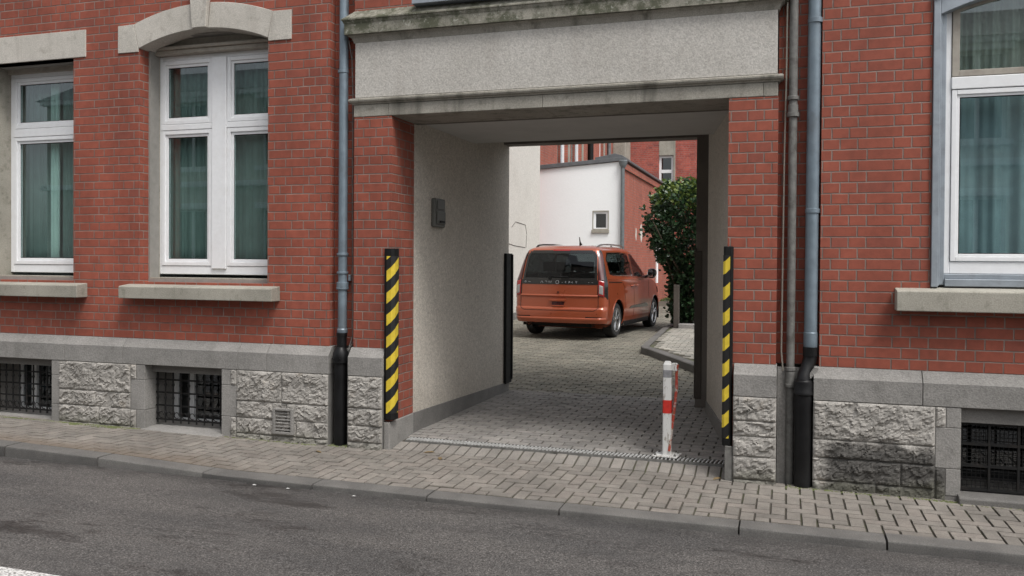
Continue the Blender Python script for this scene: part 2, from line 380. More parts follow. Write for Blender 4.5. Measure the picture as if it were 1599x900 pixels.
# ============================================================ setting: ground
g = MB(); g.box(-150, 150, -150, 150, -1.2, -.30); struct(g.build('ground', 'asphalt'))
def sheet(name, x0, x1, y0, y1, nx, ny, fz, mat, dz=0.):
    b = MB(); b.grid(lambda u, v: (x0+(x1-x0)*u, y0+(y1-y0)*v, fz(x0+(x1-x0)*u, y0+(y1-y0)*v)+dz), nx, ny); return struct(b.build(name, mat, normals=False, smooth='all'))
def zroad(x, y):
    d = YK1 - y; return zr(x) + .02*min(d, 3.6) - .02*max(0, d-3.6) + .004*mnoise.noise((x*.9, y*.9, 0))
sheet('road', -60, 60, -8.4, YK1+.02, 400, 60, zroad, 'asphalt')
# pavers -----------------------------------------------------
def pavers(name, rects, zf, pal, base_col_rand=.04, gap=.006, inset=.004, seed=1, tilt=.0015, clip=None):
    rnd = random.Random(seed); vs = []; fs = []; cols = []
    for (x0, y0, x1, y1) in rects:
        if clip:
            x0 = max(x0, clip[0]); x1 = min(x1, clip[2]); y0 = max(y0, clip[1]); y1 = min(y1, clip[3])
        if x1-x0 < .03 or y1-y0 < .03: continue
        x0 += gap/2+rnd.uniform(0, .002); x1 -= gap/2+rnd.uniform(0, .002); y0 += gap/2+rnd.uniform(0, .002); y1 -= gap/2+rnd.uniform(0, .002)
        tx, ty, dz = rnd.gauss(0, tilt)*6, rnd.gauss(0, tilt)*6, rnd.gauss(0, .0012)
        cx, cy = (x0+x1)/2, (y0+y1)/2
        def z(x, y, h): return zf(x, y) + h + dz + (x-cx)*tx + (y-cy)*ty
        o = len(vs)
        for (px, py) in ((x0, y0), (x1, y0), (x1, y1), (x0, y1)): vs.append((px, py, z(px, py, -.010)))
        for (px, py) in ((x0+inset, y0+inset), (x1-inset, y0+inset), (x1-inset, y1-inset), (x0+inset, y1-inset)): vs.append((px, py, z(px, py, .002)))
        fs += [(o+4, o+5, o+6, o+7)] + [(o+i, o+(i+1) % 4, o+4+(i+1) % 4, o+4+i) for i in range(4)]
        c = rnd.choice(pal); k = 1 + rnd.gauss(0, base_col_rand); c = (max(c[0]*k, .01), max(c[1]*k, .01), max(c[2]*k, .01), 1)
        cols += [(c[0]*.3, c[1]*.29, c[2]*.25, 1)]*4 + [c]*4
    me = bpy.data.meshes.new(name); me.from_pydata(vs, [], fs); me.materials.append(M['paver'])
    ca = me.color_attributes.new('pc', 'FLOAT_COLOR', 'POINT'); ca.data.foreach_set('color', [q for c in cols for q in c])
    o = bpy.data.objects.new(name, me); COL.objects.link(o); return struct(o)
def herring(x0, y0, x1, y1, s=.1):
    out = []; i0, i1, j0, j1 = int(x0/s)-2, int(x1/s)+2, int(y0/s)-2, int(y1/s)+2
    for i in range(i0, i1):
        for j in range(j0, j1):
            k = (i+j) % 4
            if k == 0: out.append((i*s, j*s, (i+2)*s, (j+1)*s))
            elif k == 2: out.append((i*s, j*s, (i+1)*s, (j+2)*s))
    return [r for r in out if r[2] > x0 and r[0] < x1 and r[3] > y0 and r[1] < y1]
def running(x0, y0, x1, y1, L=.2, H=.1, seed=0, wob=0):
    out = []; rnd = random.Random(seed); j = 0; y = y0
    while y < y1:
        x = x0 - (L/2 if j % 2 else 0) - rnd.uniform(0, .015)
        while x < x1: out.append((x, y, x+L, y+H)); x += L
        y += H; j += 1
    return out
PAL = [(.205, .185, .162), (.196, .178, .157), (.21, .191, .168), (.183, .167, .147), (.203, .181, .159)]
PALW = [(.225, .207, .186), (.215, .198, .178), (.205, .19, .17)]
PALT = [(.235, .222, .205), (.222, .21, .196), (.245, .23, .212), (.208, .197, .183)]
PALY = [(.185, .172, .138), (.165, .157, .128), (.20, .186, .152), (.155, .147, .12)]
sheet('sidewalk_bed', -30, 12, YK0, 0.0, 160, 6, zyard, 'joint', -.011)
pavers('sidewalk', herring(-16, YK0, 6, -.0), zyard, PAL, clip=(-16, YK0, 6, .0), seed=3)
X0T, X1T = -3.40, -.44
sheet('driveway_bed', X0T, X1T, 0., 3.42, 12, 40, zyard, 'joint', -.011)
pavers('driveway', running(X0T, 0.0, X1T, .20, .1, .2, 1), zyard, PALW, clip=(X0T, 0., X1T, .20), seed=5)
pavers('passage_paving', running(X0T, .33, X1T, 3.42, .2, .1, 2), zyard, PALT, clip=(X0T, .33, X1T, 3.42), seed=6)
sheet('courtyard_bed', -12, 8, 3.42, 34, 40, 80, zyard, 'joint', -.011)
pavers('courtyard_paving', running(-6.3, 3.42, .6, 20, .2, .1, 4), zyard, PALY, clip=(-6.3, 3.42, .6, 20), seed=8, gap=.008)
# kerb -------------------------------------------------------
kb = MB(); joints = [-30, -22, -16, -12, -11, -10, -9, -8.2, -7.5, -6.5, -5.5, -4.45, -3.45, -2.5, -1.5, -.29, .6, 1.5, 2.5, 3.5, 5, 7, 12]
rk = random.Random(4)
for a, b in zip(joints, joints[1:]):
    n = max(2, int((b-a)/.12)); a2, b2 = a+.006, b-.006; dz = rk.gauss(0, .003); dy = rk.gauss(0, .004)
    prof = [(YK0, -.3), (YK0, 0), (YK0-.01, .001), (YK1+.02, -.001), (YK1+.005, -.006), (YK1, -.018), (YK1-.012, -.3)]
    vs = []; fs = []
    for i in range(n+1):
        x = a2+(b2-a2)*i/n; zt = zk(x)+dz
        for k, (py, pz) in enumerate(prof):
            w = .004*mnoise.noise((x*9, k*3.1, 0)); vs.append((x, py+dy*(k > 3)+w*(k > 2), zt+pz+w*.6))
    m_ = len(prof)
    for i in range(n):
        for k in range(m_-1): fs.append((i*m_+k, i*m_+k+1, (i+1)*m_+k+1, (i+1)*m_+k))
    fs += [tuple(range(m_)), tuple(range(n*m_+m_-1, n*m_-1, -1))]
    kb.add(vs, fs)
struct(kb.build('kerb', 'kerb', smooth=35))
# road marking at the lower left
mk = MB(); mk.grid(lambda u, v: (-9+7.5*u, -3.395-.12*v, zroad(-9+7.5*u, -3.395-.12*v)+.004), 60, 2)
t = NT('road_paint'); n = t.noise(60, 4, .7); M['line'] = t.bsdf(t.mix(t.ss(n, .45, .6), (.62, .61, .59), (.18, .17, .16)), .7)
struct(mk.build('road_marking', 'line'))
# far pavement on the other side of the street
fs_ = MB(); fs_.box(-60, 60, -15.2, -8.3, -.3, .02); struct(fs_.build('far_sidewalk', 'kerb'))

# ============================================================ FRONT BUILDING
B = thing('brick_building', 'red brick street building with grey stone base, pale window arches and a drive-through gateway', 'building', (-2, 0, 0))
TOP = 5.0
PL = .903
def wallboxes(mb, x0, x1, z0, z1, holes, y0, y1):
    """boxes filling x0..x1, z0..z1 except the holes (hx0,hx1,hz0,hz1), butted end to end"""
    xs = sorted({x0, x1, *[h[0] for h in holes], *[h[1] for h in holes]}); xs = [x for x in xs if x0 <= x <= x1]
    for a, b in zip(xs, xs[1:]):
        hs_ = sorted([h for h in holes if h[0] <= a+1e-6 and h[1] >= b-1e-6], key=lambda h: h[2]); z = z0
        for h in hs_:
            if h[2] > z: mb.box(a, b, y0, y1, z, h[2])
            z = max(z, h[3])
        if z < z1: mb.box(a, b, y0, y1, z, z1)
W1 = (-8.51, -7.02, 1.47, 3.764); W2 = (-6.19, -4.70, 1.47, 3.95); W3 = (1.005, 2.62, 1.47, 3.86)
XA, XB, XC, XD = -4.043, -3.785, -.085, .235
wb = MB()
wallboxes(wb, -16, XA, PL, TOP, [W1, W2, (-11.0, -9.51, 1.47, 3.76), (-13.5, -12, 1.47, 3.76)], 0, .13)
wallboxes(wb, XD, 7, PL, TOP, [W3, (4.0, 5.5, 1.47, 3.9)], 0, .13)
# recessed channels behind the pipes
wb.box(XA, XB, .11, .13, PL, TOP); wb.box(XC, XD, .11, .13, PL, TOP)
# gateway piers, brick wall above the cornice
wb.box(XB, -3.41, 0, .49, .245, 3.005); wb.box(-.46, XC, 0, .49, .10, 3.005)
wb.box(XB, XC, 0, .13, 3.93, TOP)
wb.build('wall', 'brick', B)
ib = MB()   # inner leaf, floors, back wall, roof
wallboxes(ib, -16, -3.79, PL-.0, TOP, [(W1[0]+.02, W1[1]-.02, 1.5, 3.76), (W2[0]+.02, W2[1]-.02, 1.5, 3.93), (-10.98, -9.53, 1.5, 3.74), (-13.48, -12.02, 1.5, 3.74)], .13, .26)
wallboxes(ib, -.08, 7, PL-.0, TOP, [(W3[0]+.02, W3[1]-.02, 1.5, 3.85), (4.02, 5.48, 1.5, 3.88)], .13, .26)
ib.box(-16, -3.70, .30, 3.2, .70, .85); ib.box(-.3, 7, .30, 3.2, .70, .85)
ib.box(-16, 7, .26, 3.2, 4.2, 4.4)
ib.build('inner_wall', 'inner', B)
bk = MB(); bk.box(-16, -3.72, 3.2, 3.41, -.2, TOP); bk.box(-.40, 7, 3.2, 3.41, -.2, TOP); bk.box(-3.72, -.40, 3.2, 3.41, 3.32, TOP)
bk.box(-16, -15.8, .26, 3.2, -.2, TOP); bk.box(6.8, 7, .26, 3.2, -.2, TOP)
bk.box(-4.6, -3.72, .27, 3.19, .86, 4.19); bk.box(-.28, .4, .27, 3.19, .86, 4.19)
bk.build('back_wall', 'plaster_yard', B)
rb = MB(); rb.prism([(-.12, TOP), (3.5, TOP), (3.5, TOP+.1), (-.12, TOP+.16)], -16.1, 7.1, 'x'); rb.build('roof', 'roofing', B)

# ---- plinth: base course, band with weathered chamfer
Yp = -.07
def band(mb, x0, x1, joints=()):
    edges = [x0, *[j for j in joints if x0 < j < x1], x1]
    for a, b in zip(edges, edges[1:]):
        mb.prism([(Yp, .653), (Yp, .821), (-.002, .903), (.12, .903), (.12, .653)], a+.002, b-.002, 'x')
for (x0_, x1_, jj) in ((-16, -4.005, [-14, -12.4, -11, -9.8, -8.6, -7.07, -6.33, -4.98, -4.66]), (-3.808, -3.457, []), (-.403, -.075, []), (.192, 7, [.955, 2.2, 3.4, 4.6])):
    pb = MB(); band(pb, x0_, x1_, jj); pb.build('base_course', 'granite', B, bevel=.004)
for (x0_, x1_) in ((-4.003, -3.81), (-.073, .19)):
    pb = MB(); pb.box(x0_, x1_, .06, .12, -.1, .88); pb.build('channel_stone', 'granite', B)
BW = [(-8.14, -7.238), (-6.062, -5.162), (1.213, 2.3), (-10.9, -10.0)]
# ---- quarry faced ashlar
rs = np.random.RandomState(5)
def rough_block(mb, x0, x1, z0, z1, y0=Yp, depth=.036):
    h = .011
    nx = max(3, int((x1-x0)/h)); nz = max(3, int((z1-z0)/h))
    X, Z = np.meshgrid(np.linspace(x0, x1, nx+1), np.linspace(z0, z1, nz+1))
    wx = X + .012*np.sin(Z*70+x0*9) ; wz = Z + .01*np.sin(X*60+z0*31)
    # warp
    H = np.zeros_like(X)
    for cell, amp, slope in ((.09, .55, .30), (.035, .28, .45), (.018, .12, .5)):
        n = max(3, int((x1-x0)*(z1-z0)/(cell*cell*.6)))
        px = rs.uniform(x0-.03, x1+.03, n); pz = rs.uniform(z0-.03, z1+.03, n)
        ang = rs.uniform(-.2, 1.1)
        ca, sa = math.cos(ang), math.sin(ang)
        gx = rs.normal(0, slope, n); gz = rs.normal(0, slope, n)-slope*.5; cc = rs.uniform(0, 1, n)
        dx = wx[..., None]-px; dz = wz[..., None]-pz
        u = dx*ca+dz*sa; v = -dx*sa+dz*ca
        d = (u*.55)**2+(v*1.35)**2
        k = d.argmin(-1)
        dxk = np.take_along_axis(dx, k[..., None], -1)[..., 0]; dzk = np.take_along_axis(dz, k[..., None], -1)[..., 0]
        H += amp*(cc[k] + (gx[k]*dxk + gz[k]*dzk)/cell)
    e = np.minimum(np.minimum(X-x0, x1-X), np.minimum(Z-z0, z1-Z))
    e = np.clip(e/.016, 0, 1); e = e*e*(3-2*e)
    Y = y0 + .004 - np.clip(H, -.1, 1.5)*depth*e*.8
    vs = np.stack([X, Y, Z], -1).reshape(-1, 3).tolist(); fs = []
    for j in range(nz):
        for i in range(nx): a = j*(nx+1)+i; fs.append((a, a+1, a+nx+2, a+nx+1))
    mb.add(vs, fs)
    # dark backing of the joint
def courses(mb, x0, x1, zs, seed, wmin=.45, wmax=.9):
    r = random.Random(seed)
    for zt, zb in zip(zs, zs[1:]):
        x = x0
        while x < x1-.01:
            w = r.uniform(wmin, wmax)
            if x1-(x+w) < .14: w = x1-x
            rough_block(mb, x+.0015, x+w-.0015, zb+.0015, zt-.0015); x += w
Zs = [.650, .36, .20, .05, -.06]
for args in ((-9.9, -8.14-.17, [.650, .36, .20, .03, -.06], 1), (-7.238+.10, -6.062-.17, [.650, .36, .205, .03, -.06], 2, .5, .8), (-5.162+.17, -4.005, Zs, 3, .4, .8), (-3.808, -3.457, Zs, 4, .5, .6),
             (-.403, -.075, [.650, .46, .34, .18, .0, -.06], 5, .6, .7), (.192, 1.213-.17, [.650, .355, .215, .04, -.06], 6, .45, .8), (2.3+.17, 3.6, [.650, .355, .215, .04, -.06], 7, .35, .6)):
    sb = MB(); courses(sb, *args)
    for (a, b, n_) in ((-6.232, -6.162, 2), (-8.31, -8.24, 1), (1.043, 1.113, 6), (-5.062, -4.992, 3)):
        if n_ == args[3]: rough_block(sb, a+.002, b-.002, .502, .648); rough_block(sb, a+.002, b-.002, -.05, .198)
    sb.build('ashlar', 'split', B, normals=False)
for (a, b) in ((-16, -8.15), (-7.23, -6.07), (-5.155, -4.01), (-3.803, -3.46), (-.402, -.08), (.197, 1.205), (2.31, 7)):
    jb = MB(); jb.box(a, b, Yp+.008, .12, -.2, .6525); jb.build('joint_backing', 'granite_dark', B)
# vent in the ashlar
vt = MB(); vx0, vx1, vz0, vz1 = -4.572, -4.356, .075, .315
yv = Yp-.035
vt.box(vx0, vx0+.025, yv, yv+.05, vz0, vz1); vt.box(vx1-.025, vx1, yv, yv+.05, vz0, vz1); vt.box(vx0+.025, vx1-.025, yv, yv+.05, vz1-.02, vz1); vt.box(vx0+.025, vx1-.025, yv, yv+.05, vz0, vz0+.022)
vent = thing('air_vent', 'small louvred grey air vent set low in the rough stone base', 'air vent', ((vx0+vx1)/2, Yp, vz0))
vt.build('frame', 'granite', vent, bevel=.003)
vl = MB()
for k in range(6):
    z_ = vz0+.035+k*.031; vl.prism([(yv+.012, z_), (yv+.038, z_+.014), (yv+.038, z_+.018), (yv+.012, z_+.007)], vx0+.025, vx1-.025, 'x')
vl.build('louvre', 'granite', vent)
vb = MB(); vb.box(vx0+.02, vx1-.02, yv+.041, yv+.046, vz0+.01, vz1-.01); vb.build('backing', 'dark', vent)

# ---- basement windows
def basement(a, b, kind):
    f = MB(); y = .36
    f.box(a, b, y, y+.05, -.02, .06); f.box(a, b, y, y+.05, .58, .65); f.box(a, a+.05, y, y+.05, .06, .58); f.box(b-.05, b, y, y+.05, .06, .58)
    mid = a+.22
    if kind != 'mesh': f.box(mid-.035, mid+.035, y-.008, y+.05, .06, .58)
    w = f.build('basement_window', 'pvc' if kind != 'mesh' else 'dark', B, bevel=.004)
    p = MB(); p.box(a+.05, b-.05, y+.02, y+.026, .06, .58); p.build('pane', 'glass_dk', w)
    d = MB(); d.box(a-.02, b+.02, .75, .80, -.1, .75); d.build('dark_interior', 'dark', w)
    s_ = MB(); s_.prism([(Yp-.075, -.09), (Yp-.075, .005), (Yp-.06, .018), (.36, .045), (.36, -.09)], a-.02, b+.02, 'x')
    s_.build('sill', 'granite' if kind != 'mesh' else 'kerb', w, bevel=.006)
    for (jx0, jx1, lx) in ((a-.17, a, a-.02), (b, b+.17, b)):
        pb = MB(); left = jx1 == a
        for (z0, z1, ww) in ((.0, .20, .10), (.20, .50, .17), (.50, .65, .10)): pb.box(a-ww+.001 if left else b, a if left else b+ww-.001, Yp+.004, .12, z0+.002, z1-.002)
        pb.box(lx, lx+.02, .12, .40, -.05, .75); pb.build('jamb_stone', 'granite', w, bevel=.004)
    zt_ = .572 if kind != 'mesh' else .54; pb = MB(); pb.box(a, b, .035 if kind != 'mesh' else -.02, .33, zt_, .652); pb.build('head_stone', 'granite_dark', w)
    gr = MB(); yg = .10
    if kind != 'mesh':
        for z_ in (.09, .23, .36, .49): gr.box(a, b, yg-.008, yg+.008, z_-.007, z_+.007)
        n = 10
        for k in range(n):
            x = a+.03+(b-a-.06)*k/(n-1); gr.tube([(x, yg-.014, .06), (x, yg-.014, .572)], .0085, 6)
            for z_ in (.16, .31, .44):
                gr.lathe([(.0085, -.02), (.016, 0), (.0085, .02)], (x, yg-.014, z_), 6)
            # scrolls behind foot
            pts = [(x+.02+.028*math.cos(q), yg+.012, .13+.03*math.sin(q)) for q in [i*math.pi/6 for i in range(11)]]
            if x < b-.06: gr.tube(pts, .0045, 5)
        gr.build('grille', 'black_iron', w)
    else:
        yg = .02
        for z_ in (.045, .22, .38, .53): gr.box(a, b, yg-.012, yg+.012, z_-.01, z_+.01)
        x = a+.01
        while x < b: gr.box(x-.008, x+.008, yg-.014, yg+.014, .04, .54); x += .19
        x = a
        while x < b: gr.box(x-.002, x+.002, yg+.016, yg+.02, .04, .54); x += .03
        z_ = .04
        while z_ < .54: gr.box(a, b, yg+.02, yg+.024, z_-.002, z_+.002); z_ += .03
        gr.build('grille', 'black_iron', w)
for (a, b), k in zip(BW, ('scroll', 'scroll', 'mesh', 'scroll')): basement(a, b, k)

# ---- upper windows
def frame_rect(mb, x0, x1, z0, z1, w, y0, y1):
    mb.box(x0, x0+w, y0, y1, z0, z1); mb.box(x1-w, x1, y0, y1, z0, z1); mb.box(x0+w, x1-w, y0, y1, z0, z0+w); mb.box(x0+w, x1-w, y0, y1, z1-w, z1)
def casement(x0, x1, ztop, y=.28, two=True, parent=B, zb=1.547, zt0=2.983, zt1=3.112, mull=.085):
    """white plastic window: outer frame, mullion, transom lights above, sashes with mitred inner step"""
    f = MB(); d = .07
    f.box(x0, x0+.05, y, y+d, zb, ztop); f.box(x1-.05, x1, y, y+d, zb, ztop); f.box(x0+.05, x1-.05, y, y+d, ztop-.045, ztop); f.box(x0+.05, x1-.05, y, y+d, zb, zb+.085)
    xm = (x0+x1)/2; cells = []
    if two:
        f.box(xm-mull, xm+mull, y-.022, y+d, zb+.06, ztop-.045); cells = [(x0+.05, xm-mull), (xm+mull, x1-.05)]
    else: cells = [(x0+.05, x1-.05)]
    w = f.build('window', 'pvc', parent, bevel=.005)
    pn = MB()
    for (a, b) in cells:
        tb = MB(); tb.box(a, b, y-.012, y+d, zt0+.035, zt1-.035); tb.build('transom', 'pvc', w, bevel=.006)
        for (z0, z1) in ((zb+.088, zt0+.032), (zt1-.032, ztop-.048)):
            s_ = MB(); frame_rect(s_, a+.003, b-.003, z0, z1, .04, y-.008, y+.05); frame_rect(s_, a+.043, b-.043, z0+.04, z1-.04, .028, y+.006, y+.045)
            s_.build('sash', 'pvc', w, bevel=.004)
            g_ = MB(); g_.box(a+.068, b-.068, y+.022, y+.026, z0+.068, z1-.068)
            g_.box(a+.068, b-.068, y+.022, y+.026, z0+.068, z1-.068) if False else None
            g_.build('pane', 'glass', w)
            k_ = MB(); frame_rect(k_, a+.066, b-.066, z0+.066, z1-.066, .008, y+.018, y+.021); k_.build('gasket', 'black', w)
    return w
w2 = casement(-6.20, -4.69, 3.775)
w1 = casement(-8.17, -7.01, 3.715, two=False, zt0=2.99, zt1=3.15)
def lining(x0, x1, z0, z1, parent, mat='sill'):
    b = MB(); b.box(x0-.005, x0+.018, .131, .279, z0, z1); b.box(x1-.018, x1+.005, .131, .279, z0, z1); b.box(x0+.018, x1-.018, .131, .36, z0-.03, z0+.005); b.build('stone_lining', mat, parent, bevel=.003)
lining(W2[0], W2[1], 1.51, 3.85, w2); 
b = MB(); b.box(W2[0], W2[1], .20, .40, 3.775, 3.82); b.box(W2[0], W2[1], .17, .30, 3.82, 3.85); b.box(W2[0], W2[1], .235, .40, 3.85, 4.05); b.build('head_board', 'pvc_old', w2, bevel=.006)
b = MB(); b.box(-8.51, -8.17, .131, .33, 1.5, 3.76); b.box(W1[0], W1[1], .131, .33, 1.47, 1.515); b.build('stone_lining', 'sill', w1, bevel=.004)
b = MB(); b.box(-8.17, -7.01, .24, .40, 3.715, 3.80); b.build('head_board', 'pvc_old', w1)
# sills
def sill(x0, x1, parent, top=1.50, h=.135, out=.13, mat='sill'):
    b = MB(); b.prism([(-out, top-.03-h), (-out, top-.03), (-out+.01, top-.022), (.14, top+.012), (.14, top-.03-h), (-.0, top-.03-h-.0)], x0, x1, 'x')
    b.build('sill', mat, parent, bevel=.006)
sill(-6.32, -4.565, w2, 1.455, .115, .14); sill(-8.66, -6.84, w1, 1.455, .12, .14)
# straight lintel of the left window
b = MB(); b.box(-8.69, -6.856, -.012, .16, 3.764, 4.042); b.box(-8.6, -6.95, .16, .40, 3.80, 4.04); b.build('lintel', 'sand', w1, bevel=.005)
# segmental arch: three voussoir runs, end blocks and keystone
def arcz(x, xc, half, zs, rise):   # height of a circular arc
    Rr = (half*half+rise*rise)/(2*rise); return zs+rise-Rr+math.sqrt(max(Rr*Rr-(x-xc)**2, 0))
xc = -5.445
def arch_piece(xa_in, xb_in, xa_out, xb_out, proud, ext_top=None):
    vs = []; n = 14
    lo = [(xa_in+(xb_in-xa_in)*i/n) for i in range(n+1)]; up = [(xa_out+(xb_out-xa_out)*i/n) for i in range(n+1)]
    poly = [(x, arcz(x, xc, .75, 3.80, .145)) for x in lo] + [(x, ext_top if ext_top else arcz(x, xc, .80, 4.047, .145)) for x in reversed(up)]
    b = MB(); b.prism(poly, -proud, .20, 'y'); return b
for i, (a, b_, c, d) in enumerate(((-6.195, -5.53, -6.252, -5.56), (-5.37, -4.695, -5.345, -4.642))):
    arch_piece(a+.002, b_-.002, c+.002, d-.002, .012).build('voussoir', 'sand', w2, smooth=30, bevel=.004)
arch_piece(-5.53, -5.37, -5.56, -5.345, .05, 4.34).build('keystone', 'sand', w2, bevel=.006)
b = MB(); b.prism([(-6.445, 3.768), (-6.197, 3.768), (-6.197, 3.80), (-6.254, 4.046), (-6.445, 4.040)], -.014, .128, 'y'); b.build('springer', 'sand', w2, bevel=.004)
b = MB(); b.prism([(-4.693, 3.80), (-4.693, 3.768), (-4.445, 3.768), (-4.445, 4.043), (-4.64, 4.046)], -.014, .128, 'y'); b.build('springer', 'sand', w2, bevel=.004)

# ---- right window with the blue grey metal lining
x0, x1 = 1.02, 2.60; fy = .02
f = MB(); zb = 1.629
f.box(x0+.085, x0+.125, fy+.06, fy+.13, zb, 3.62); f.box(x1-.125, x1-.085, fy+.06, fy+.13, zb, 3.62); f.box(x0+.125, x1-.125, fy+.06, fy+.13, zb, zb+.09)
f.box(x0+.125, x1-.125, fy+.045, fy+.13, 3.0, 3.09)
w3 = f.build('window', 'pvc', B, bevel=.005)
a, b_ = x0+.128, x1-.128
s_ = MB(); frame_rect(s_, a, b_, zb+.093, 2.995, .035, fy+.05, fy+.11); frame_rect(s_, a+.035, b_-.035, zb+.128, 2.96, .02, fy+.06, fy+.10); s_.build('sash', 'pvc', w3, bevel=.004)
s_ = MB(); s_.box(a, a+.05, fy+.05, fy+.11, 3.095, 3.62); s_.box(b_-.05, b_, fy+.05, fy+.11, 3.095, 3.62); s_.box(a+.05, b_-.05, fy+.05, fy+.11, 3.095, 3.14)
n = 20; xm = (a+b_)/2
def arc3(x, zs=3.56, rise=.17, half=.78): return arcz(x, (x0+x1)/2, half, zs, rise)
pts = [(a+.05+(b_-a-.1)*i/n) for i in range(n+1)]
s_.prism([(x, arc3(x)-.05) for x in pts]+[(x, arc3(x)+.0) for x in reversed(pts)], fy+.05, fy+.11, 'y'); s_.build('sash', 'pvc_old', w3, bevel=.003)
g_ = MB(); g_.box(a+.05, b_-.05, fy+.075, fy+.079, zb+.14, 2.945); g_.build('pane', 'glass', w3)
g_ = MB(); g_.prism([(a+.045, 3.135)]+[(x, arc3(x)-.03) for x in pts]+[(b_-.045, 3.135)], fy+.075, fy+.079, 'y'); g_.build('pane', 'glass', w3)
k_ = MB(); frame_rect(k_, a+.054, b_-.054, zb+.147, 2.941, .007, fy+.066, fy+.07); k_.build('gasket', 'black', w3)
l_ = MB()
for sx in (0, 1):
    def bx(p, q, ya, yb, za, zb2):
        if sx == 0: l_.box(x0+p, x0+q, ya, yb, za, zb2)
        else: l_.box(x1-q, x1-p, ya, yb, za, zb2)
    bx(-.012, .035, -.025, .14, 1.53, 3.72); bx(.035, .048, .0, .14, 1.54, 3.60); bx(.048, .082, .028, .14, 1.545, 3.60)
l_.box(x0+.085, x1-.085, .01, .14, 1.535, 1.59); l_.box(x0+.085, x1-.085, .05, .14, 1.59, 1.627)
l_.prism([(x0+.035+(x1-x0-.07)*i/n, arc3(x0+.035+(x1-x0-.07)*i/n)-.03) for i in range(n+1)]+[(x0+.035+(x1-x0-.07)*i/n, arc3(x0+.035+(x1-x0-.07)*i/n)+.09) for i in range(n, -1, -1)], -.02, .14, 'y')
l_.prism([(x0-.012+(x1-x0+.024)*i/n, arc3(x0+(x1-x0)*i/n)+.093) for i in range(n+1)]+[(x0-.012+(x1-x0+.024)*i/n, arc3(x0+(x1-x0)*i/n)+.15) for i in range(n, -1, -1)], -.045, .13, 'y')
l_.build('metal_lining', 'zinc_l', w3, bevel=.005)
sill(.765, 2.86, w3, 1.527, .145, .13)
b = MB(); b.box(.95, 2.7, -.0, .30, 3.86, 4.2); b.build('lintel', 'sand', w3)

# other windows outside the picture, simple but complete
for (p, q) in ((-11.0, -9.51), (-13.5, -12.0), (4.0, 5.5)):
    wx_ = casement(p, q, 3.74); sill(p-.12, q+.12, wx_, 1.455, .12, .14)
    b = MB(); b.box(p-.16, q+.16, -.012, .16, 3.75, 4.03); b.build('lintel', 'sand', wx_, bevel=.004)

# ---- gateway entablature
E_ = MB(); E_.box(-3.79, -3.44, -.004, .49, 3.008, 3.117); E_.box(-3.438, -2.0, -.004, .52, 3.008, 3.117); E_.box(-1.998, -.20, -.004, .52, 3.008, 3.117); E_.box(-.198, -.088, -.004, .49, 3.006, 3.117)
E_.build('gateway_lintel', 'mould', B, bevel=.005)
def mould(name, prof, mat, xl=-3.785, xr=-.088):
    """profile [(projection, z)] run along the front with mitred returns"""
    vs = []; fs = []; n = len(prof)
    for (sx, ys) in (('L', .1), ('L', None), ('R', None), ('R', .1)):
        for p, z_ in prof:
            x = xl-p if sx == 'L' else xr+p; vs.append((x, -p if ys is None else ys, z_))
    for k in range(3):
        for i in range(n): fs.append((k*n+i, k*n+(i+1) % n, (k+1)*n+(i+1) % n, (k+1)*n+i))
    fs += [tuple(range(n)), tuple(range(4*n-1, 3*n-1, -1))]
    b = MB(); b.add(vs, fs); return b.build(name, mat, B, smooth=25)
mould('lower_moulding', [(-.02, 3.119), (.012, 3.119), (.018, 3.132), (.034, 3.136), (.042, 3.15), (.042, 3.163), (.03, 3.171), (0, 3.178), (-.02, 3.178)], 'mould')
E_ = MB(); E_.box(-3.776, -.094, -.006, .13, 3.179, 3.679); E_.build('fascia_panel', 'panel', B, bevel=.004)
mould('cornice_cove', [(-.02, 3.680), (.006, 3.680), (.010, 3.70), (.022, 3.725), (.045, 3.742), (.045, 3.746), (-.02, 3.746)], 'mould')
mould('cornice', [(-.02, 3.747), (.070, 3.747), (.070, 3.839), (.078, 3.85), (.082, 3.866), (.092, 3.872), (.092, 3.884), (.075, 3.897), (-.001, 3.972), (-.02, 3.972)], 'lichen')
# passage: walls, soffit, ceiling board, back beam
P_ = MB(); P_.box(-3.72, -3.41, .49, 3.41, -.1, 3.32); P_.build('passage_wall', 'plaster', B)
P_ = MB(); P_.prism([(-.46, .49), (-.845, 2.64), (-.845, 3.0), (-.28, 3.0), (-.28, .49)], -.1, 3.32, 'z'); P_.build('passage_wall', 'plaster', B)
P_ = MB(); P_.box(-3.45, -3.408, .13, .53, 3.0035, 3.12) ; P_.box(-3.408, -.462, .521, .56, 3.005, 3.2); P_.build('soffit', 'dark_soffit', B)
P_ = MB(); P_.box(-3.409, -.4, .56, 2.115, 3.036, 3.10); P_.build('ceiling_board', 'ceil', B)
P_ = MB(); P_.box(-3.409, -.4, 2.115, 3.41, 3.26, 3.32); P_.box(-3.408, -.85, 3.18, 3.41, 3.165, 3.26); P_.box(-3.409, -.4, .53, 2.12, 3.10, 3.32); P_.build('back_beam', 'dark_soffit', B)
P_ = MB(); P_.box(-1.0, -.70, 2.90, 3.41, -.1, 3.26); P_.build('back_jamb', 'dark_soffit', B, bevel=.006)
P_ = MB()
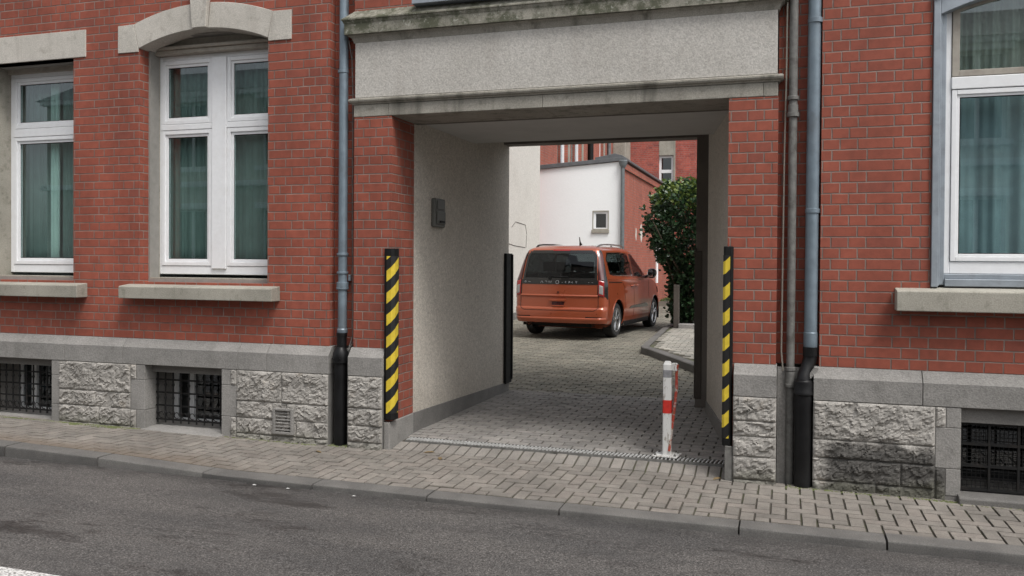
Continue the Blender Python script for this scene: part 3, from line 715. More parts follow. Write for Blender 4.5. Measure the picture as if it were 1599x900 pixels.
def skirt(x0, y0, x1, y1, z0, z1, th):   # tapering skirting board
    d = Vector((x1-x0, y1-y0, 0)).normalized(); nrm = Vector((-d.y, d.x, 0))*th
    vs = [(x0, y0, -.1), (x1, y1, -.1), (x1+nrm.x, y1+nrm.y, -.1), (x0+nrm.x, y0+nrm.y, -.1), (x0, y0, z0), (x1, y1, z1), (x1+nrm.x, y1+nrm.y, z1), (x0+nrm.x, y0+nrm.y, z0)]
    P_.add(vs, [(0,3,2,1),(4,5,6,7),(0,1,5,4),(1,2,6,5),(2,3,7,6),(3,0,4,7)])
skirt(-3.41, .492, -3.41, 3.41, .245, .155, -.014); P_.build('skirting', 'granite_dark', B, bevel=.003); P_ = MB(); skirt(-.458, .492, -.843, 2.64, .235, .17, .014)
P_.build('skirting', 'granite_dark', B, bevel=.003)
P_ = MB(); P_.box(-3.456, -3.399, -.04, .49, -.08, .243); P_.build('corner_stone', 'granite', B, bevel=.008); P_ = MB(); P_.box(-.4635, -.40, -.0435, .0, -.08, .243); P_.build('corner_stone', 'granite', B, bevel=.008)

# grey window sill sheet above cornice
b = MB(); b.prism([(-.11, 3.955), (-.11, 3.995), (.12, 4.06), (.12, 3.955)], -3.17, -.9, 'x'); b.build('ledge_flashing', 'zinc_l', B, bevel=.004)

# ============================================================ curtains (things behind the panes)
def curtain(x0, x1, z0, z1, y, mat, label, folds, amp=.035, seed=0, name='curtain'):
    r = random.Random(seed); ph = [r.uniform(0, 6.28) for _ in range(4)]
    def fn(u, v):
        x = x0+(x1-x0)*u; s_ = math.sin(u*folds*6.283+ph[0]+.6*math.sin(u*7+ph[1]))
        return (x, y+amp*s_*(.7+.3*v)+.012*math.sin(u*folds*17+ph[2]), z0+(z1-z0)*v)
    b = MB(); b.grid(fn, int(folds*14), 8); o = b.build(name, mat, normals=False, smooth='all')
    md = o.modifiers.new('solid', 'SOLIDIFY'); md.thickness = .003
    return tag(o, label, 'curtain')
curtain(-6.15, -5.46, 1.56, 3.72, .42, 'cur_green', 'dark green curtain behind the left half of the arched double window', 7, .02, 1)
curtain(-5.42, -4.74, 1.56, 3.72, .42, 'cur_green', 'dark green curtain behind the right half of the arched double window', 6, .02, 2)
curtain(-7.62, -7.02, 1.56, 3.70, .44, 'cur_green', 'dark green curtain on the right side of the window under the straight lintel', 5, .012, 3)
curtain(-7.74, -7.62, 1.56, 3.70, .40, 'cur_white', 'narrow pale curtain edge in the middle of the window under the straight lintel', 1, .01, 4)
curtain(-8.2, -7.76, 1.56, 3.70, .46, 'cur_green', 'dark green curtain on the left side of the window under the straight lintel', 4, .012, 5)
curtain(1.05, 2.6, 1.6, 3.04, .30, 'cur_teal', 'teal curtain in folds behind the lower pane of the window framed in blue grey metal', 7, .03, 6)
curtain(1.05, 2.6, 3.05, 3.8, .28, 'cur_brown', 'brownish curtain behind the arched top pane of the window framed in blue grey metal', 13, .02, 7)

# ============================================================ pipes
def ring(mb, c, r, z, h=.02, mi=0):
    q = MB(); q.lathe([(r*.92, z-h/2), (r, z-h/2+.003), (r, z+h/2-.003), (r*.92, z+h/2)], c, 24); q.build('collar', 'iron_old' if abs(c[0]-.025) < .01 else 'zinc', D, smooth=30)
# left blue grey downpipe
D = thing('drainpipe', 'blue grey downpipe left of the gateway, with a straight black foot', 'drainpipe', (-3.925, .04, 0), 'downpipes beside the gateway')
b = MB(); b.tube([(-3.925, .045, 1.03), (-3.918, .045, TOP)], .042, 24); b.build('pipe', 'zinc', D, smooth=True)
b = MB(); c = (-3.925, .045, 0)
for z_, r_, h_ in ((3.44, .05, .03), (1.755, .053, .025), (1.585, .053, .02), (1.475, .055, .05), (1.44, .058, .02)): ring(b, c, r_, z_, h_)
b.lathe([(.045, 1.02), (.049, 1.03), (.049, 1.06), (.043, 1.07)], c); b.build('socket', 'zinc', D, smooth=30)
b = MB(); c2 = (-3.915, .0, 0)
b.lathe([(.05, 1.0), (.05, 1.03)], (-3.922, .03, 0)); b.lathe([(.044, .86), (.046, 1.0)], (-3.922, .03, 0)); b.lathe([(.058, .0-.03), (.058, .765)], c2, 32); b.lathe([(.066, .755), (.075, .76), (.076, .80), (.070, .85), (.052, .885), (.045, .90)], c2, 32)
for a_ in (-1.2, -2.1): b.tube([(c2[0]+.07*math.cos(a_), c2[1]+.07*math.sin(a_), .80), (c2[0]+.085*math.cos(a_), c2[1]+.085*math.sin(a_), .80)], .008, 8)
b.build('foot_pipe', 'cast', D, smooth=30)
# right blue grey downpipe with offset
D = thing('drainpipe', 'blue grey downpipe right of the gateway, bending into a thick black foot', 'drainpipe', (.17, .04, 0), 'downpipes beside the gateway')
b = MB(); b.tube([(.171, .03, 1.08), (.184, .03, TOP)], .049, 24); b.build('pipe', 'zinc', D, smooth=True)
b = MB(); ring(b, (.1845, .03, 0), .058, 3.575, .04); ring(b, (.177, .03, 0), .056, 2.105, .035)
for zc in (2.105, 3.575): q = MB(); q.tube([(.19, .0, zc), (.225, .06, zc)], .012, 8); q.build('pipe_clip', 'zinc', D)
b.lathe([(.051, 1.05), (.053, 1.06), (.053, 1.16), (.05, 1.165)], (.1715, .03, 0)); b.build('socket', 'zinc', D, smooth=30)
b = MB(); b.lathe([(.056, .98), (.056, 1.05)], (.171, .03, 0)); b.tube([(.171, .03, 1.0), (.168, .028, .95), (.14, .0, .87), (.125, -.02, .83), (.122, -.03, .79)], [.052, .05, .05, .052, .054], 24)
b.lathe([(.062, .80), (.072, .79), (.075, .77), (.073, .72), (.078, .71), (.078, .69), (.066, .68), (.064, -.06)], (.122, -.03, 0), 32)
b.build('foot_pipe', 'cast', D, smooth=30)
b = MB(); b.prism([(.155, .80), (.18, .82), (.232, .895), (.2, .90), (.17, .86)], -.05, .1, 'y'); b.build('mortar_patch', 'granite', D)
# old iron waste pipe
D = thing('iron_pipe', 'thin flaking grey iron pipe between the gateway and the blue grey pipe', 'iron pipe', (.027, .06, 0))
b = MB(); b.tube([(.024, .05, -.05), (.024, .05, .74), (.027, .055, TOP)], [.031, .031, .034], 20); b.build('pipe', 'iron_old', D, smooth=True)
b = MB()
for z_, r_, h_ in ((2.99, .043, .03), (2.86, .046, .035), (2.90, .039, .08), (.87, .041, .03), (.80, .039, .1), (.74, .043, .03)): ring(b, (.025, .05, 0), r_, z_, h_)
# cables
b = MB(); b.tube([(-3.862, .03, 3.72), (-3.845, .06, 3.55), (-3.838, .07, 3.2), (-3.84, .07, 2.2), (-3.83, .07, 1.4), (-3.83, .065, 1.0), (-3.85, .02, .87)], .005, 6)
b.tube([(-3.80, .075, 3.1), (-3.805, .08, 2.0), (-3.81, .08, .98), (-3.84, .02, .88)], .004, 6)
tag(b.build('cable', 'iron_old'), 'thin grey cables running down beside the left downpipe', 'cable')
b = MB(); b.tube([(-.02, .06, 4.6), (-.026, .06, 3.2), (-.036, .07, 2.6), (-.04, .07, 1.9), (-.045, .07, 1.0), (-.03, .06, .85)], .007, 6)
tag(b.build('cable', 'mould'), 'thin cable hanging down beside the flaking iron pipe', 'cable')
b = MB(); b.box(-3.885, -3.862, .075, .108, 1.51, 1.565); tag(b.build('junction_box', 'zinc_l', bevel=.003), 'tiny pale cable box behind the left downpipe', 'junction box')

# ============================================================ corner guards
def guard(name_lbl, poly_black, poly_stripe, z0, z1, mat, locx):
    T = thing('corner_guard', name_lbl, 'corner guard', (locx, -.03, z0), 'corner guards on the gateway')
    b = MB(); b.prism(poly_black, z0, z1, 'z'); b.build('rubber_profile', 'black', T, bevel=.006)
    if poly_stripe:
        b = MB(); b.prism(poly_stripe, z0+.06, z1-.07, 'z'); b.build('hazard_stripes', mat, T)
guard('black and yellow striped guard on the left front corner of the gateway', [(-3.458, -.001), (-3.458, -.036), (-3.425, -.05), (-3.385, -.045), (-3.36, -.02), (-3.358, .05), (-3.362, .07), (-3.4085, .07), (-3.4085, -.001)],
      [(-3.447, -.035), (-3.425, -.0525), (-3.385, -.0475), (-3.3575, -.02), (-3.3555, .045), (-3.37, .045), (-3.39, -.02), (-3.44, -.02)], .265, 1.81, 'stripeL', -3.41)
guard('black and yellow striped guard on the right front corner of the gateway', [(-.487, -.045), (-.47, -.052), (-.425, -.05), (-.412, -.035), (-.412, -.001), (-.4615, -.001), (-.4615, .07), (-.487, .07)],
      [(-.4895, -.044), (-.471, -.0545), (-.436, -.0535), (-.436, -.03), (-.48, -.03), (-.48, .04), (-.4895, .04)], .25, 1.83, 'stripeR', -.46)
T = thing('corner_guard', 'plain black guard board on the far left corner of the passage', 'corner guard', (-3.41, 3.4, .15))
b = MB(); b.box(-3.409, -3.372, 3.22, 3.45, .15, 1.80); b.box(-3.44, -3.355, 3.412, 3.45, .19, 1.79) ; b.build('board', 'black', T, bevel=.006)
b = MB(); b.box(-1.012, -1.002, 2.89, 2.96, .15, 1.83); b.box(-1.002, -.93, 2.885, 2.897, .15, 1.83); b.box(-1.02, -.99, 2.88, 2.91, 1.80, 1.86)
tag(b.build('angle_guard', 'concrete', bevel=.003), 'worn steel angle on the far right jamb of the passage', 'corner guard')
b = MB(); b.box(-.465, -.408, -.062, -.045, -.06, .25); tag(b.build('steel_plate', 'iron_old', bevel=.004), 'bare grey steel plate below the right striped guard', 'steel plate')

# meter box on the passage wall
T = thing('meter_box', 'small dark grey box on the left wall of the passage', 'wall box', (-3.41, 1.03, 2.03))
b = MB(); b.box(-3.409, -3.36, .90, 1.16, 2.04, 2.33); b.build('case', 'grey_plastic', T, bevel=.012)
b = MB(); b.box(-3.36, -3.345, .925, 1.135, 2.07, 2.20); b.build('lower_cover', 'grey_plastic', T, bevel=.008)
b = MB(); b.box(-3.36, -3.35, .94, 1.12, 2.22, 2.31); b.build('upper_cover', 'grey_plastic', T, bevel=.006)
b = MB(); b.box(-3.345, -3.335, .97, 1.09, 2.085, 2.105); b.build('latch', 'black', T)

# ============================================================ drain channel
T = thing('drain_channel', 'long slotted drain grate across the mouth of the passage', 'drain grate', (-1.9, .265, .03))
b = MB(); b.box(-3.36, -.49, .203, .212, -.05, .042); b.box(-3.36, -.49, .318, .327, -.05, .050); b.build('channel_rim', 'iron_old', T)
b = MB()
x = -3.35
while x < -.5:
    b.prism([(x, .212), (x+.012, .212), (x+.026, .318), (x+.014, .318)], .038, .049, 'z'); x += .0335
b.build('grate', 'steel', T)
b = MB(); b.box(-3.36, -.49, .212, .318, -.05, -.03); b.build('channel', 'dark', T)

# ============================================================ bollard
T = thing('bollard', 'white post with one red band and a rusty folding arm standing at the drain grate', 'bollard', (-.975, .33, .045))
def sqpost(mb, z0, z1, w0, w1=None, r=.014, mi=0, cx=-.968, cy=.33, tw=R(0)):
    w1 = w1 or w0
    def ringp(w, z_):
        out = []
        for sx, sy, a0 in ((1, 1, 0), (-1, 1, 90), (-1, -1, 180), (1, -1, 270)):
            for k in range(4):
                a_ = R(a0+k*30); px = sx*(w-r)+r*math.cos(a_); py = sy*(w-r)+r*math.sin(a_)
                out.append((cx+px*math.cos(tw)-py*math.sin(tw), cy+px*math.sin(tw)+py*math.cos(tw), z_))
        return out
    a_, b_ = ringp(w0, z0), ringp(w1, z1); n = 16
    mb.add(a_+b_, [(i, (i+1) % n, n+(i+1) % n, n+i) for i in range(n)]+[tuple(range(n-1, -1, -1)), tuple(range(n, 2*n))], mi)
h = .037
b = MB(); sqpost(b, .06, .418, h); sqpost(b, .530, .722, h); sqpost(b, .786, .83, h); sqpost(b, .83, .858, h, h-.014, r=.012); b.build('post', 'bwhite', T, smooth=40)
b = MB(); sqpost(b, .418, .530, h+.0005); b.build('red_band', 'bred', T, smooth=40)
b = MB(); sqpost(b, .722, .786, h+.0005); b.build('grey_band', 'bsilver', T, smooth=40)
b = MB(); b.prism([(-1.085, .25), (-.875, .235), (-.855, .41), (-1.065, .425)], .052, .064, 'z'); b.build('base_plate', 'bwhite', T, bevel=.002)
b = MB()
for (px, py) in ((-1.06, .27), (-.895, .262), (-.88, .39), (-1.045, .40)): b.lathe([(.011, 0), (.011, .01), (.006, .011), (.006, .018)], (px, py, .064), 6)
b.build('bolt', 'iron_old', T)
b = MB(); b.box(-.932, -.885, .315, .345, .775, .845); b.build('hinge', 'bwhite', T, bevel=.008)
b = MB(); b.tube([(-.893, .33, .80), (-.894, .335, .62), (-.918, .345, .40), (-.945, .285, .10)], [.012, .012, .013, .011], 8); b.tube([(-.893, .33, .80), (-.887, .33, .835)], .015, 8)
b.build('arm', 'rusty', T, smooth=True)

# litter
for (x, y, lb) in ((-3.92, -1.33, 'tiny white scrap in the gutter, left one of the three below the left downpipe'), (-3.62, -1.33, 'white scrap in the gutter, middle one of the three'), (-3.05, -1.34, 'white scrap in the gutter nearest the gateway')):
    b = MB(); z_ = zroad(x, y)+.006; b.add([(x-.015, y-.005, z_), (x+.012, y-.008, z_+.002), (x+.016, y+.006, z_), (x-.01, y+.008, z_+.003), (x, y, z_+.006)], [(0, 1, 4), (1, 2, 4), (2, 3, 4), (3, 0, 4), (0, 3, 2, 1)])
    tag(b.build('paper_scrap', 'bwhite'), lb, 'litter')
# leaves and moss
for (x, y, r_, lb) in ((-3.02, -.02, .4, 'curled dry leaf on the pavement in front of the left gateway corner'), (-2.84, -.19, 1.9, 'dry leaf on the pavement nearest the kerb before the gateway'), (-.52, -.05, .9, 'small dark leaf on the pavement before the right gateway corner'), (-3.95, -.33, 2.6, 'brown leaf lying below the black foot of the left downpipe')):
    b = MB(); c_, s_ = math.cos(r_), math.sin(r_)
    pl = [(-.05, 0, .004), (-.02, .018, .012), (.025, .016, .014), (.055, 0, .005), (.02, -.014, .01), (-.02, -.016, .008)]
    b.add([(x+p[0]*c_-p[1]*s_, y+p[0]*s_+p[1]*c_, zyard(x, y)+p[2]) for p in pl]+[(x, y, zyard(x, y)+.006)], [(i, (i+1) % 6, 6) for i in range(6)])
    tag(b.build('fallen_leaf', 'leaf_dry'), lb, 'leaf')
b = MB(); r = random.Random(9)
def mosses(x0, x1, y0, y1, n, s0=.008, s1=.022):
    for _ in range(n):
        x, y = r.uniform(x0, x1), r.uniform(y0, y1); s_ = r.uniform(s0, s1); z_ = zyard(x, y)
        b.add([(x-s_, y, z_-.002), (x, y-s_*.7, z_-.002), (x+s_, y, z_-.002), (x, y+s_*.7, z_-.002), (x, y, z_+s_*.35)], [(0, 1, 4), (1, 2, 4), (2, 3, 4), (3, 0, 4)])
mosses(-9, -6.1, -.135, -.085, 900); mosses(-6.9, -6.2, -.19, -.1, 350); mosses(-5.1, -4.1, -.12, -.09, 120); mosses(.28, 1.2, -.13, -.09, 160); mosses(0, .25, -.13, -.02, 120); mosses(-4.0, -3.8, -.10, .03, 90); mosses(1.2, 4, -.18, -.15, 150)
tag(b.build('moss', 'moss', normals=False), None or 'thin moss in the seam along the foot of the stone base', 'moss', kind='stuff')

# ============================================================ OPPOSITE BUILDING (seen as reflections in the panes)
O = thing('opposite_building', 'pale rendered house across the street, seen only as reflections in the window panes', 'building', (-3, -15.5, 0))
b = MB(); holes = []
for k in range(12):
    xx = -22+k*3.2
    for z_ in (1.2, 4.6): holes.append((xx, xx+1.2, z_, z_+2.1))
wallboxes(b, -24, 18, 0, 7.0, holes, -15.6, -15.2); b.box(-24, 18, -20, -15.6, 0, .1); b.build('wall', 'beige', O)
b = MB()
for z_ in (.9, 4.0, 6.85): b.box(-24.1, 18.1, -15.2, -15.02, z_, z_+.16)
for hh in holes: b.box(hh[0]-.12, hh[1]+.12, -15.2, -15.08, hh[2]-.12, hh[2]); b.box(hh[0]-.12, hh[1]+.12, -15.2, -15.1, hh[3], hh[3]+.18)
b.build('cornice', 'white_wall', O)
for hh in holes[:]:
    f = MB(); frame_rect(f, hh[0], hh[1], hh[2], hh[3], .07, -15.45, -15.38); f.box((hh[0]+hh[1])/2-.05, (hh[0]+hh[1])/2+.05, -15.45, -15.37, hh[2]+.07, hh[3]-.07); w = f.build('window', 'pvc', O)
    f = MB(); f.box(hh[0]+.06, hh[1]-.06, -15.43, -15.42, hh[2]+.06, hh[3]-.06); f.build('pane', 'gloss_black', w)
b = MB(); b.prism([(-20, 7.0), (-15.0, 7.0), (-17.5, 8.2)], -24.3, 18.3, 'x'); b.build('roof', 'roofing', O)

# ============================================================ COURTYARD
GY = .27
# left rendered wall
PB = thing('rendered_building', 'tall roughcast building with a cracked repair, left behind the orange van', 'building', (-6.8, 9, 0))
b = MB(); b.box(-9.5, -6.3, 4.2, 14.86, -.1, 6.2); b.build('wall', 'plaster_yard', PB)
b = MB(); b.box(-9.4, -6.285, 4.2, 14.87, -.1, .46); b.build('base_strip', 'granite_dark', PB, bevel=.01)
cb = MB()   # raised, open repair cracks (dark grooves)
cb_pts = [[(12.45, 2.52), (12.75, 2.66), (13.55, 2.62), (13.68, 2.38)], [(12.2, 2.12), (12.7, 2.08), (13.55, 2.05)], [(13.66, 2.36), (13.62, 2.05)]]
t = NT('crack'); M['crack'] = t.bsdf((.12, .105, .09), .95)
for pl in cb_pts: cb.tube([(-6.298, p[0], p[1]) for p in pl], .008, 6)
cb.build('crack', 'crack', PB)
# white annex with brick side
AX = thing('annex', 'single storey annex with a white front, a small window and a red brick side', 'annex', (-5.4, 18, 0))
zl, zr_ = 4.27, 4.43
b = MB(); ax0, ax1, ay0, ay1 = -6.66, -4.3, 16.0, 26.6
wv = (-5.09, -4.694, 2.58, 3.074)
# front built as sloping topped pieces around the window
def front(x0, x1, z0, z1=None):
    f = lambda x: zl+(zr_-zl)*(x-ax0)/(ax1-ax0)
    top = (z1, z1) if z1 else (f(x0), f(x1)); b.prism([(x0, z0), (x1, z0), (x1, top[1]), (x0, top[0])], ay0, ay0+.3, 'y')
front(ax0, wv[0], -.1); front(wv[1], ax1-.02, -.1); front(wv[0], wv[1], -.1, wv[2]); front(wv[0], wv[1], wv[3])
b.build('front_wall', 'white_wall', AX)
b = MB(); b.box(ax1-.3, ax1, ay0+.01, ay1, -.1, zr_+.02); b.build('side_wall', 'brick_yard', AX)
b = MB(); b.box(ax1, ax1+.05, ay0+.02, ay1, zr_-.20, zr_-.02); b.build('eaves_course', 'brick_yard', AX, bevel=.01)
b = MB(); b.prism([(ax0, zl-.0), (ax1+.08, zr_+.02), (ax1+.08, zr_+.12), (ax0, zl+.12)], ay0-.06, ay0+.35, 'y'); b.prism([(ax0, zl+.0), (ax1+.06, zr_+.025), (ax1+.06, zr_+.08), (ax0, zl+.08)], ay0+.35, ay1, 'y'); b.box(ax1-.0, ax1+.10, ay0-.05, ay1, zr_+.03, zr_+.10)
b.build('roof', 'roofing', AX, bevel=.01)
f = MB(); frame_rect(f, wv[0], wv[1], wv[2], wv[3], .055, ay0+.03, ay0+.1); aw = f.build('window', 'pvc', AX, bevel=.005)
f = MB(); f.box(wv[0]+.05, wv[1]-.05, ay0+.06, ay0+.066, wv[2]+.05, wv[3]-.05); f.build('pane', 'glass_dk', aw)
f = MB(); f.box(wv[0]-.03, wv[1]+.03, ay0+.25, ay0+.29, wv[2]-.03, wv[3]+.03); f.build('blind', 'inner', aw)
f = MB(); f.box(wv[0]-.05, wv[1]+.04, ay0-.05, ay0+.05, wv[2]-.09, wv[2]-.004); f.build('sill', 'sill', aw, bevel=.006)
f = MB(); frame_rect(f, wv[0]-.03, wv[1]+.03, wv[2]-.0, wv[3]+.03, .028, ay0-.008, ay0+.028); f.build('surround', 'sill', aw)
dp = MB(); dp.tube([(ax1+.02, ay0-.07, -.05), (ax1+.02, ay0-.07, zr_-.12), (ax1+.03, ay0-.07, zr_-.05)], .055, 14)
dp.lathe([(.06, zr_-.18), (.11, zr_-.08), (.12, zr_+.0), (.10, zr_+.02)], (ax1+.03, ay0-.07, 0), 14)
tag(dp.build('drainpipe', 'copper', smooth=35), 'grey drainpipe with a hopper on the corner of the white annex', 'drainpipe')
# repaired patches and a service pipe on the brick side
b = MB()
def patch(y0, y1, z0, z1, s_):
    r = random.Random(s_); n = 9; pts = [(y0+(y1-y0)*(.5+.5*math.cos(6.283*i/n)*r.uniform(.6, 1)), z0+(z1-z0)*(.5+.5*math.sin(6.283*i/n)*r.uniform(.7, 1))) for i in range(n)]
    b.prism(pts, ax1, ax1+.006, 'x')
patch(18.1, 18.35, 2.3, 2.75, 1); patch(18.9, 19.4, 2.3, 2.9, 2)
b.build('mortar_patch', 'plaster_yard', AX)
b = MB(); b.tube([(ax1+.04, 22.2, 1.0), (ax1+.04, 22.2, 2.6)], .05, 10); b.box(ax1, ax1+.1, 22.4, 22.9, 2.1, 2.5)
tag(b.build('service_pipe', 'white_wall'), 'pale service pipe and box on the brick side of the annex', 'pipe')
# rooftop pieces on the annex
b = MB(); b.prism([(-5.15, 4.47), (-4.42, 4.52), (-4.40, 4.66), (-4.62, 4.72), (-5.18, 4.62)], 16.5, 17.5, 'y'); tag(b.build('roof_hatch', 'roofing', bevel=.01), 'dark folded roof hatch on the annex roof edge', 'roof hatch')
# rear building, wing and front
RB = thing('rear_building', 'tall red brick building with white windows behind the white annex', 'building', (-5, 28, 0))
def wall_x(mb, X0, X1, y0, y1, z0, z1, holes):
    ys = sorted({y0, y1, *[h[0] for h in holes], *[h[1] for h in holes]})
    for a, b__ in zip(ys, ys[1:]):
        hs_ = sorted([h for h in holes if h[0] <= a+1e-6 and h[1] >= b__-1e-6], key=lambda h: h[2]); z = z0
        for h in hs_:
            if h[2] > z: mb.box(X0, X1, a, b__, z, h[2])
            z = max(z, h[3])
        if z < z1: mb.box(X0, X1, a, b__, z, z1)
XW = -6.68
wh = [(18.05, 19.35, 4.3, 6.6), (19.75, 21.25, 4.3, 6.6), (24.1, 24.8, 4.6, 6.6)]
b = MB(); wall_x(b, XW-.3, XW, 15.0, 27.8, -.1, 7.8, wh); b.build('wing_wall', 'brick_yard', RB)
for hh in wh:
    f = MB(); x0_, x1_ = XW-.2, XW-.12
    f.box(x0_, x1_, hh[0], hh[0]+.1, hh[2], hh[3]); f.box(x0_, x1_, hh[1]-.1, hh[1], hh[2], hh[3]); f.box(x0_, x1_, hh[0]+.1, hh[1]-.1, hh[3]-.1, hh[3]); f.box(x0_, x1_, hh[0]+.1, hh[1]-.1, hh[2], hh[2]+.1)
    w = f.build('window', 'pvc', RB)
    f = MB(); f.box(x0_+.03, x0_+.036, hh[0]+.08, hh[1]-.08, hh[2]+.08, hh[3]-.08); f.build('pane', 'glass_dk', w)
    f = MB(); f.box(XW-.9, XW-.8, hh[0]-.3, hh[1]+.3, hh[2]-.3, hh[3]+.3); f.build('dark_interior', 'inner', w)
    f = MB(); f.box(XW, XW+.03, hh[1], hh[1]+.16, hh[2], hh[3]); f.build('jamb', 'sill', w)
# front part facing the camera
fw = (-4.98, -4.45, 4.78-.6, 6.4); fx0, fx1 = XW, 4
b = MB(); wallboxes(b, XW-.3, fx1, -.1, 7.8, [(-5.02, -4.36, 4.35, 7.3), (-4.75, -4.25, -.1, 2.1)], 27.8, 28.1); b.build('wall', 'brick_old', RB)
b = MB(); b.box(-5.02, -4.36, 27.79, 28.0, 6.02, 7.3); b.box(-4.44, -4.36, 27.79, 28.0, 4.35, 6.02); b.build('stone_surround', 'sill', RB, bevel=.01)
f = MB(); frame_rect(f, -5.02, -4.44, 4.35, 6.02, .09, 27.9, 27.98); f.box(-4.94, -4.53, 27.89, 27.98, 5.32, 5.45); w = f.build('window', 'pvc', RB)
f = MB(); f.box(-4.94, -4.53, 27.93, 27.94, 4.43, 5.94); f.build('pane', 'glass_dk', w)
f = MB(); f.box(-5.2, -4.3, 28.6, 28.7, 4.2, 6.2); f.build('dark_interior', 'dark', w)
f = MB(); f.box(-4.75, -4.25, 27.95, 28.0, .2, 2.1); f.build('door', 'door_grey', RB)
f = MB(); f.box(-4.2, -3.0, 27.6, 27.79, 4.2, 4.34); f.build('ledge', 'white_wall', RB)
b = MB(); b.box(XW+.002, XW+.5, 26.6, 27.79, 3, 7.8); b.build('stone_pier', 'sill', RB, bevel=.02)
b = MB(); b.tube([(XW+.1, 22.2, 3.8), (XW+.1, 22.2, 7.8)], .1, 12); tag(b.build('drainpipe', 'black', smooth=True), 'dark downpipe on the brick wing above the annex roof', 'drainpipe')
b = MB(); b.tube([(XW+.08, 25.5, 3.8), (XW+.08, 25.5, 7.7)], .07, 12); tag(b.build('drainpipe', 'copper', smooth=True), 'slim grey downpipe beside the stone pier of the rear building', 'drainpipe')

# grass strip in the distance
b = MB(); r = random.Random(3)
for _ in range(2600):
    x, y = r.uniform(-5.6, -3.4), r.uniform(23.2, 27.6); z_ = zyard(x, y); h_ = r.uniform(.04, .11); a_ = r.uniform(0, 6.28); dx, dy = .012*math.cos(a_), .012*math.sin(a_)
    b.add([(x-dx, y-dy, z_), (x+dx, y+dy, z_), (x+r.uniform(-.03, .03), y+r.uniform(-.03, .03), z_+h_)], [(0, 1, 2)])
M['grass'] = mat_leaf('grass_blade', (.07, .12, .03), (.11, .16, .05))
tag(b.build('grass', 'grass', normals=False), 'strip of short green grass at the far end of the courtyard', 'grass', kind='stuff')

# island pavement with kerb
def zi(x, y): return zyard(x, y)+.115
isl = [(-2.33, 7.25), (-2.28, 7.08), (-2.16, 6.93), (-1.2, 5.28), (-.4, 4.1), (2.5, 4.1), (2.5, 14), (-2.32, 14), (-2.42, 10.4)]
def offset_poly(pts, d):
    out = []; n = len(pts)
    for i in range(n):
        p0, p1, p2 = Vector(pts[i-1]), Vector(pts[i]), Vector(pts[(i+1) % n]); e1 = (p1-p0).normalized(); e2 = (p2-p1).normalized()
        n1, n2 = Vector((-e1.y, e1.x)), Vector((-e2.y, e2.x)); nn = (n1+n2).normalized(); k = d/max(nn.dot(n1), .3); out.append(tuple(p1+nn*k))
    return out
inn = offset_poly(isl, .14); n = len(isl)
b = MB(); vs = [(x, y, -.1) for x, y in isl]+[(x, y, zi(x, y)-.012) for x, y in isl]+[(x+(ix-x)*.1, y+(iy-y)*.1, zi(x, y)) for (x, y), (ix, iy) in zip(isl, inn)]+[(x, y, zi(x, y)) for x, y in inn]
fs = []
for L in range(3):
    for i in range(n): j = (i+1) % n; fs.append((L*n+i, L*n+j, (L+1)*n+j, (L+1)*n+i))
b.add(vs, fs); struct(b.build('island_kerb', 'kerb'))
b = MB(); b.add([(x, y, zi(x, y)-.011) for x, y in inn], [tuple(range(n))]); struct(b.build('island_bed', 'joint', normals=False))
def inside(p, poly):
    c = False; j = len(poly)-1
    for i in range(len(poly)):
        if (poly[i][1] > p[1]) != (poly[j][1] > p[1]) and p[0] < (poly[j][0]-poly[i][0])*(p[1]-poly[i][1])/(poly[j][1]-poly[i][1])+poly[i][0]: c = not c
        j = i
    return c
rr_ = [q for q in running(-2.4, 4.2, 2.4, 13.9, .2, .1, 9) if all(inside(p, inn) for p in ((q[0], q[1]), (q[2], q[1]), (q[2], q[3]), (q[0], q[3])))]
pavers('island_paving', rr_, zi, [(.30, .285, .25), (.27, .26, .23), (.33, .31, .27)], seed=12)

# post and stone under the shrub
b = MB(); b.box(-2.19, -2.08, 10.35, 10.48, .3, 1.25); tag(b.build('stone_post', 'concrete', bevel=.01), 'brown concrete post at the left edge of the shrub', 'post')
b = MB(); b.box(-2.09, -1.55, 10.3, 10.5, .3, .47); tag(b.build('stone_block', 'granite', bevel=.02), 'low pale stone block under the shrub', 'stone block')

# shrub
SH = thing('shrub', 'tall dark green laurel shrub with yellow green tips beside the passage', 'shrub', (-1.7, 11.1, .35))
b = MB(); r = random.Random(11); C0 = Vector((-1.72, 11.0, 0)); tips = []
for k in range(9):
    a_ = k*.7+r.uniform(0, .3); p = Vector((C0.x+.15*math.cos(a_), C0.y+.15*math.sin(a_), .3)); pts = [p.copy()]; d = Vector((.25*math.cos(a_), .25*math.sin(a_), 1))
    for j in range(7):
        p = p+d*.36; d = (d+Vector((r.uniform(-.25, .25), r.uniform(-.25, .25), 0))).normalized(); pts.append(p.copy())
    b.tube(pts, [.035-.004*i for i in range(8)], 6); tips += pts[2:]
b.build('trunk', 'bark', SH, smooth=True)
lf = MB(); r = random.Random(21)
def crown_r(z, a_):   # radius by height and direction, lumpy
    prof = lerp_tab([(.35, .38), (.7, .48), (1.1, .52), (1.5, .57), (1.75, .72), (2.1, .96), (2.6, 1.04), (3.0, .98), (3.2, .78), (3.38, .35)], z)
    return prof*(1+.16*mnoise.noise((a_*1.3, z*1.9, 1.))+.12*mnoise.noise((a_*3.5, z*4.5, 5.)))
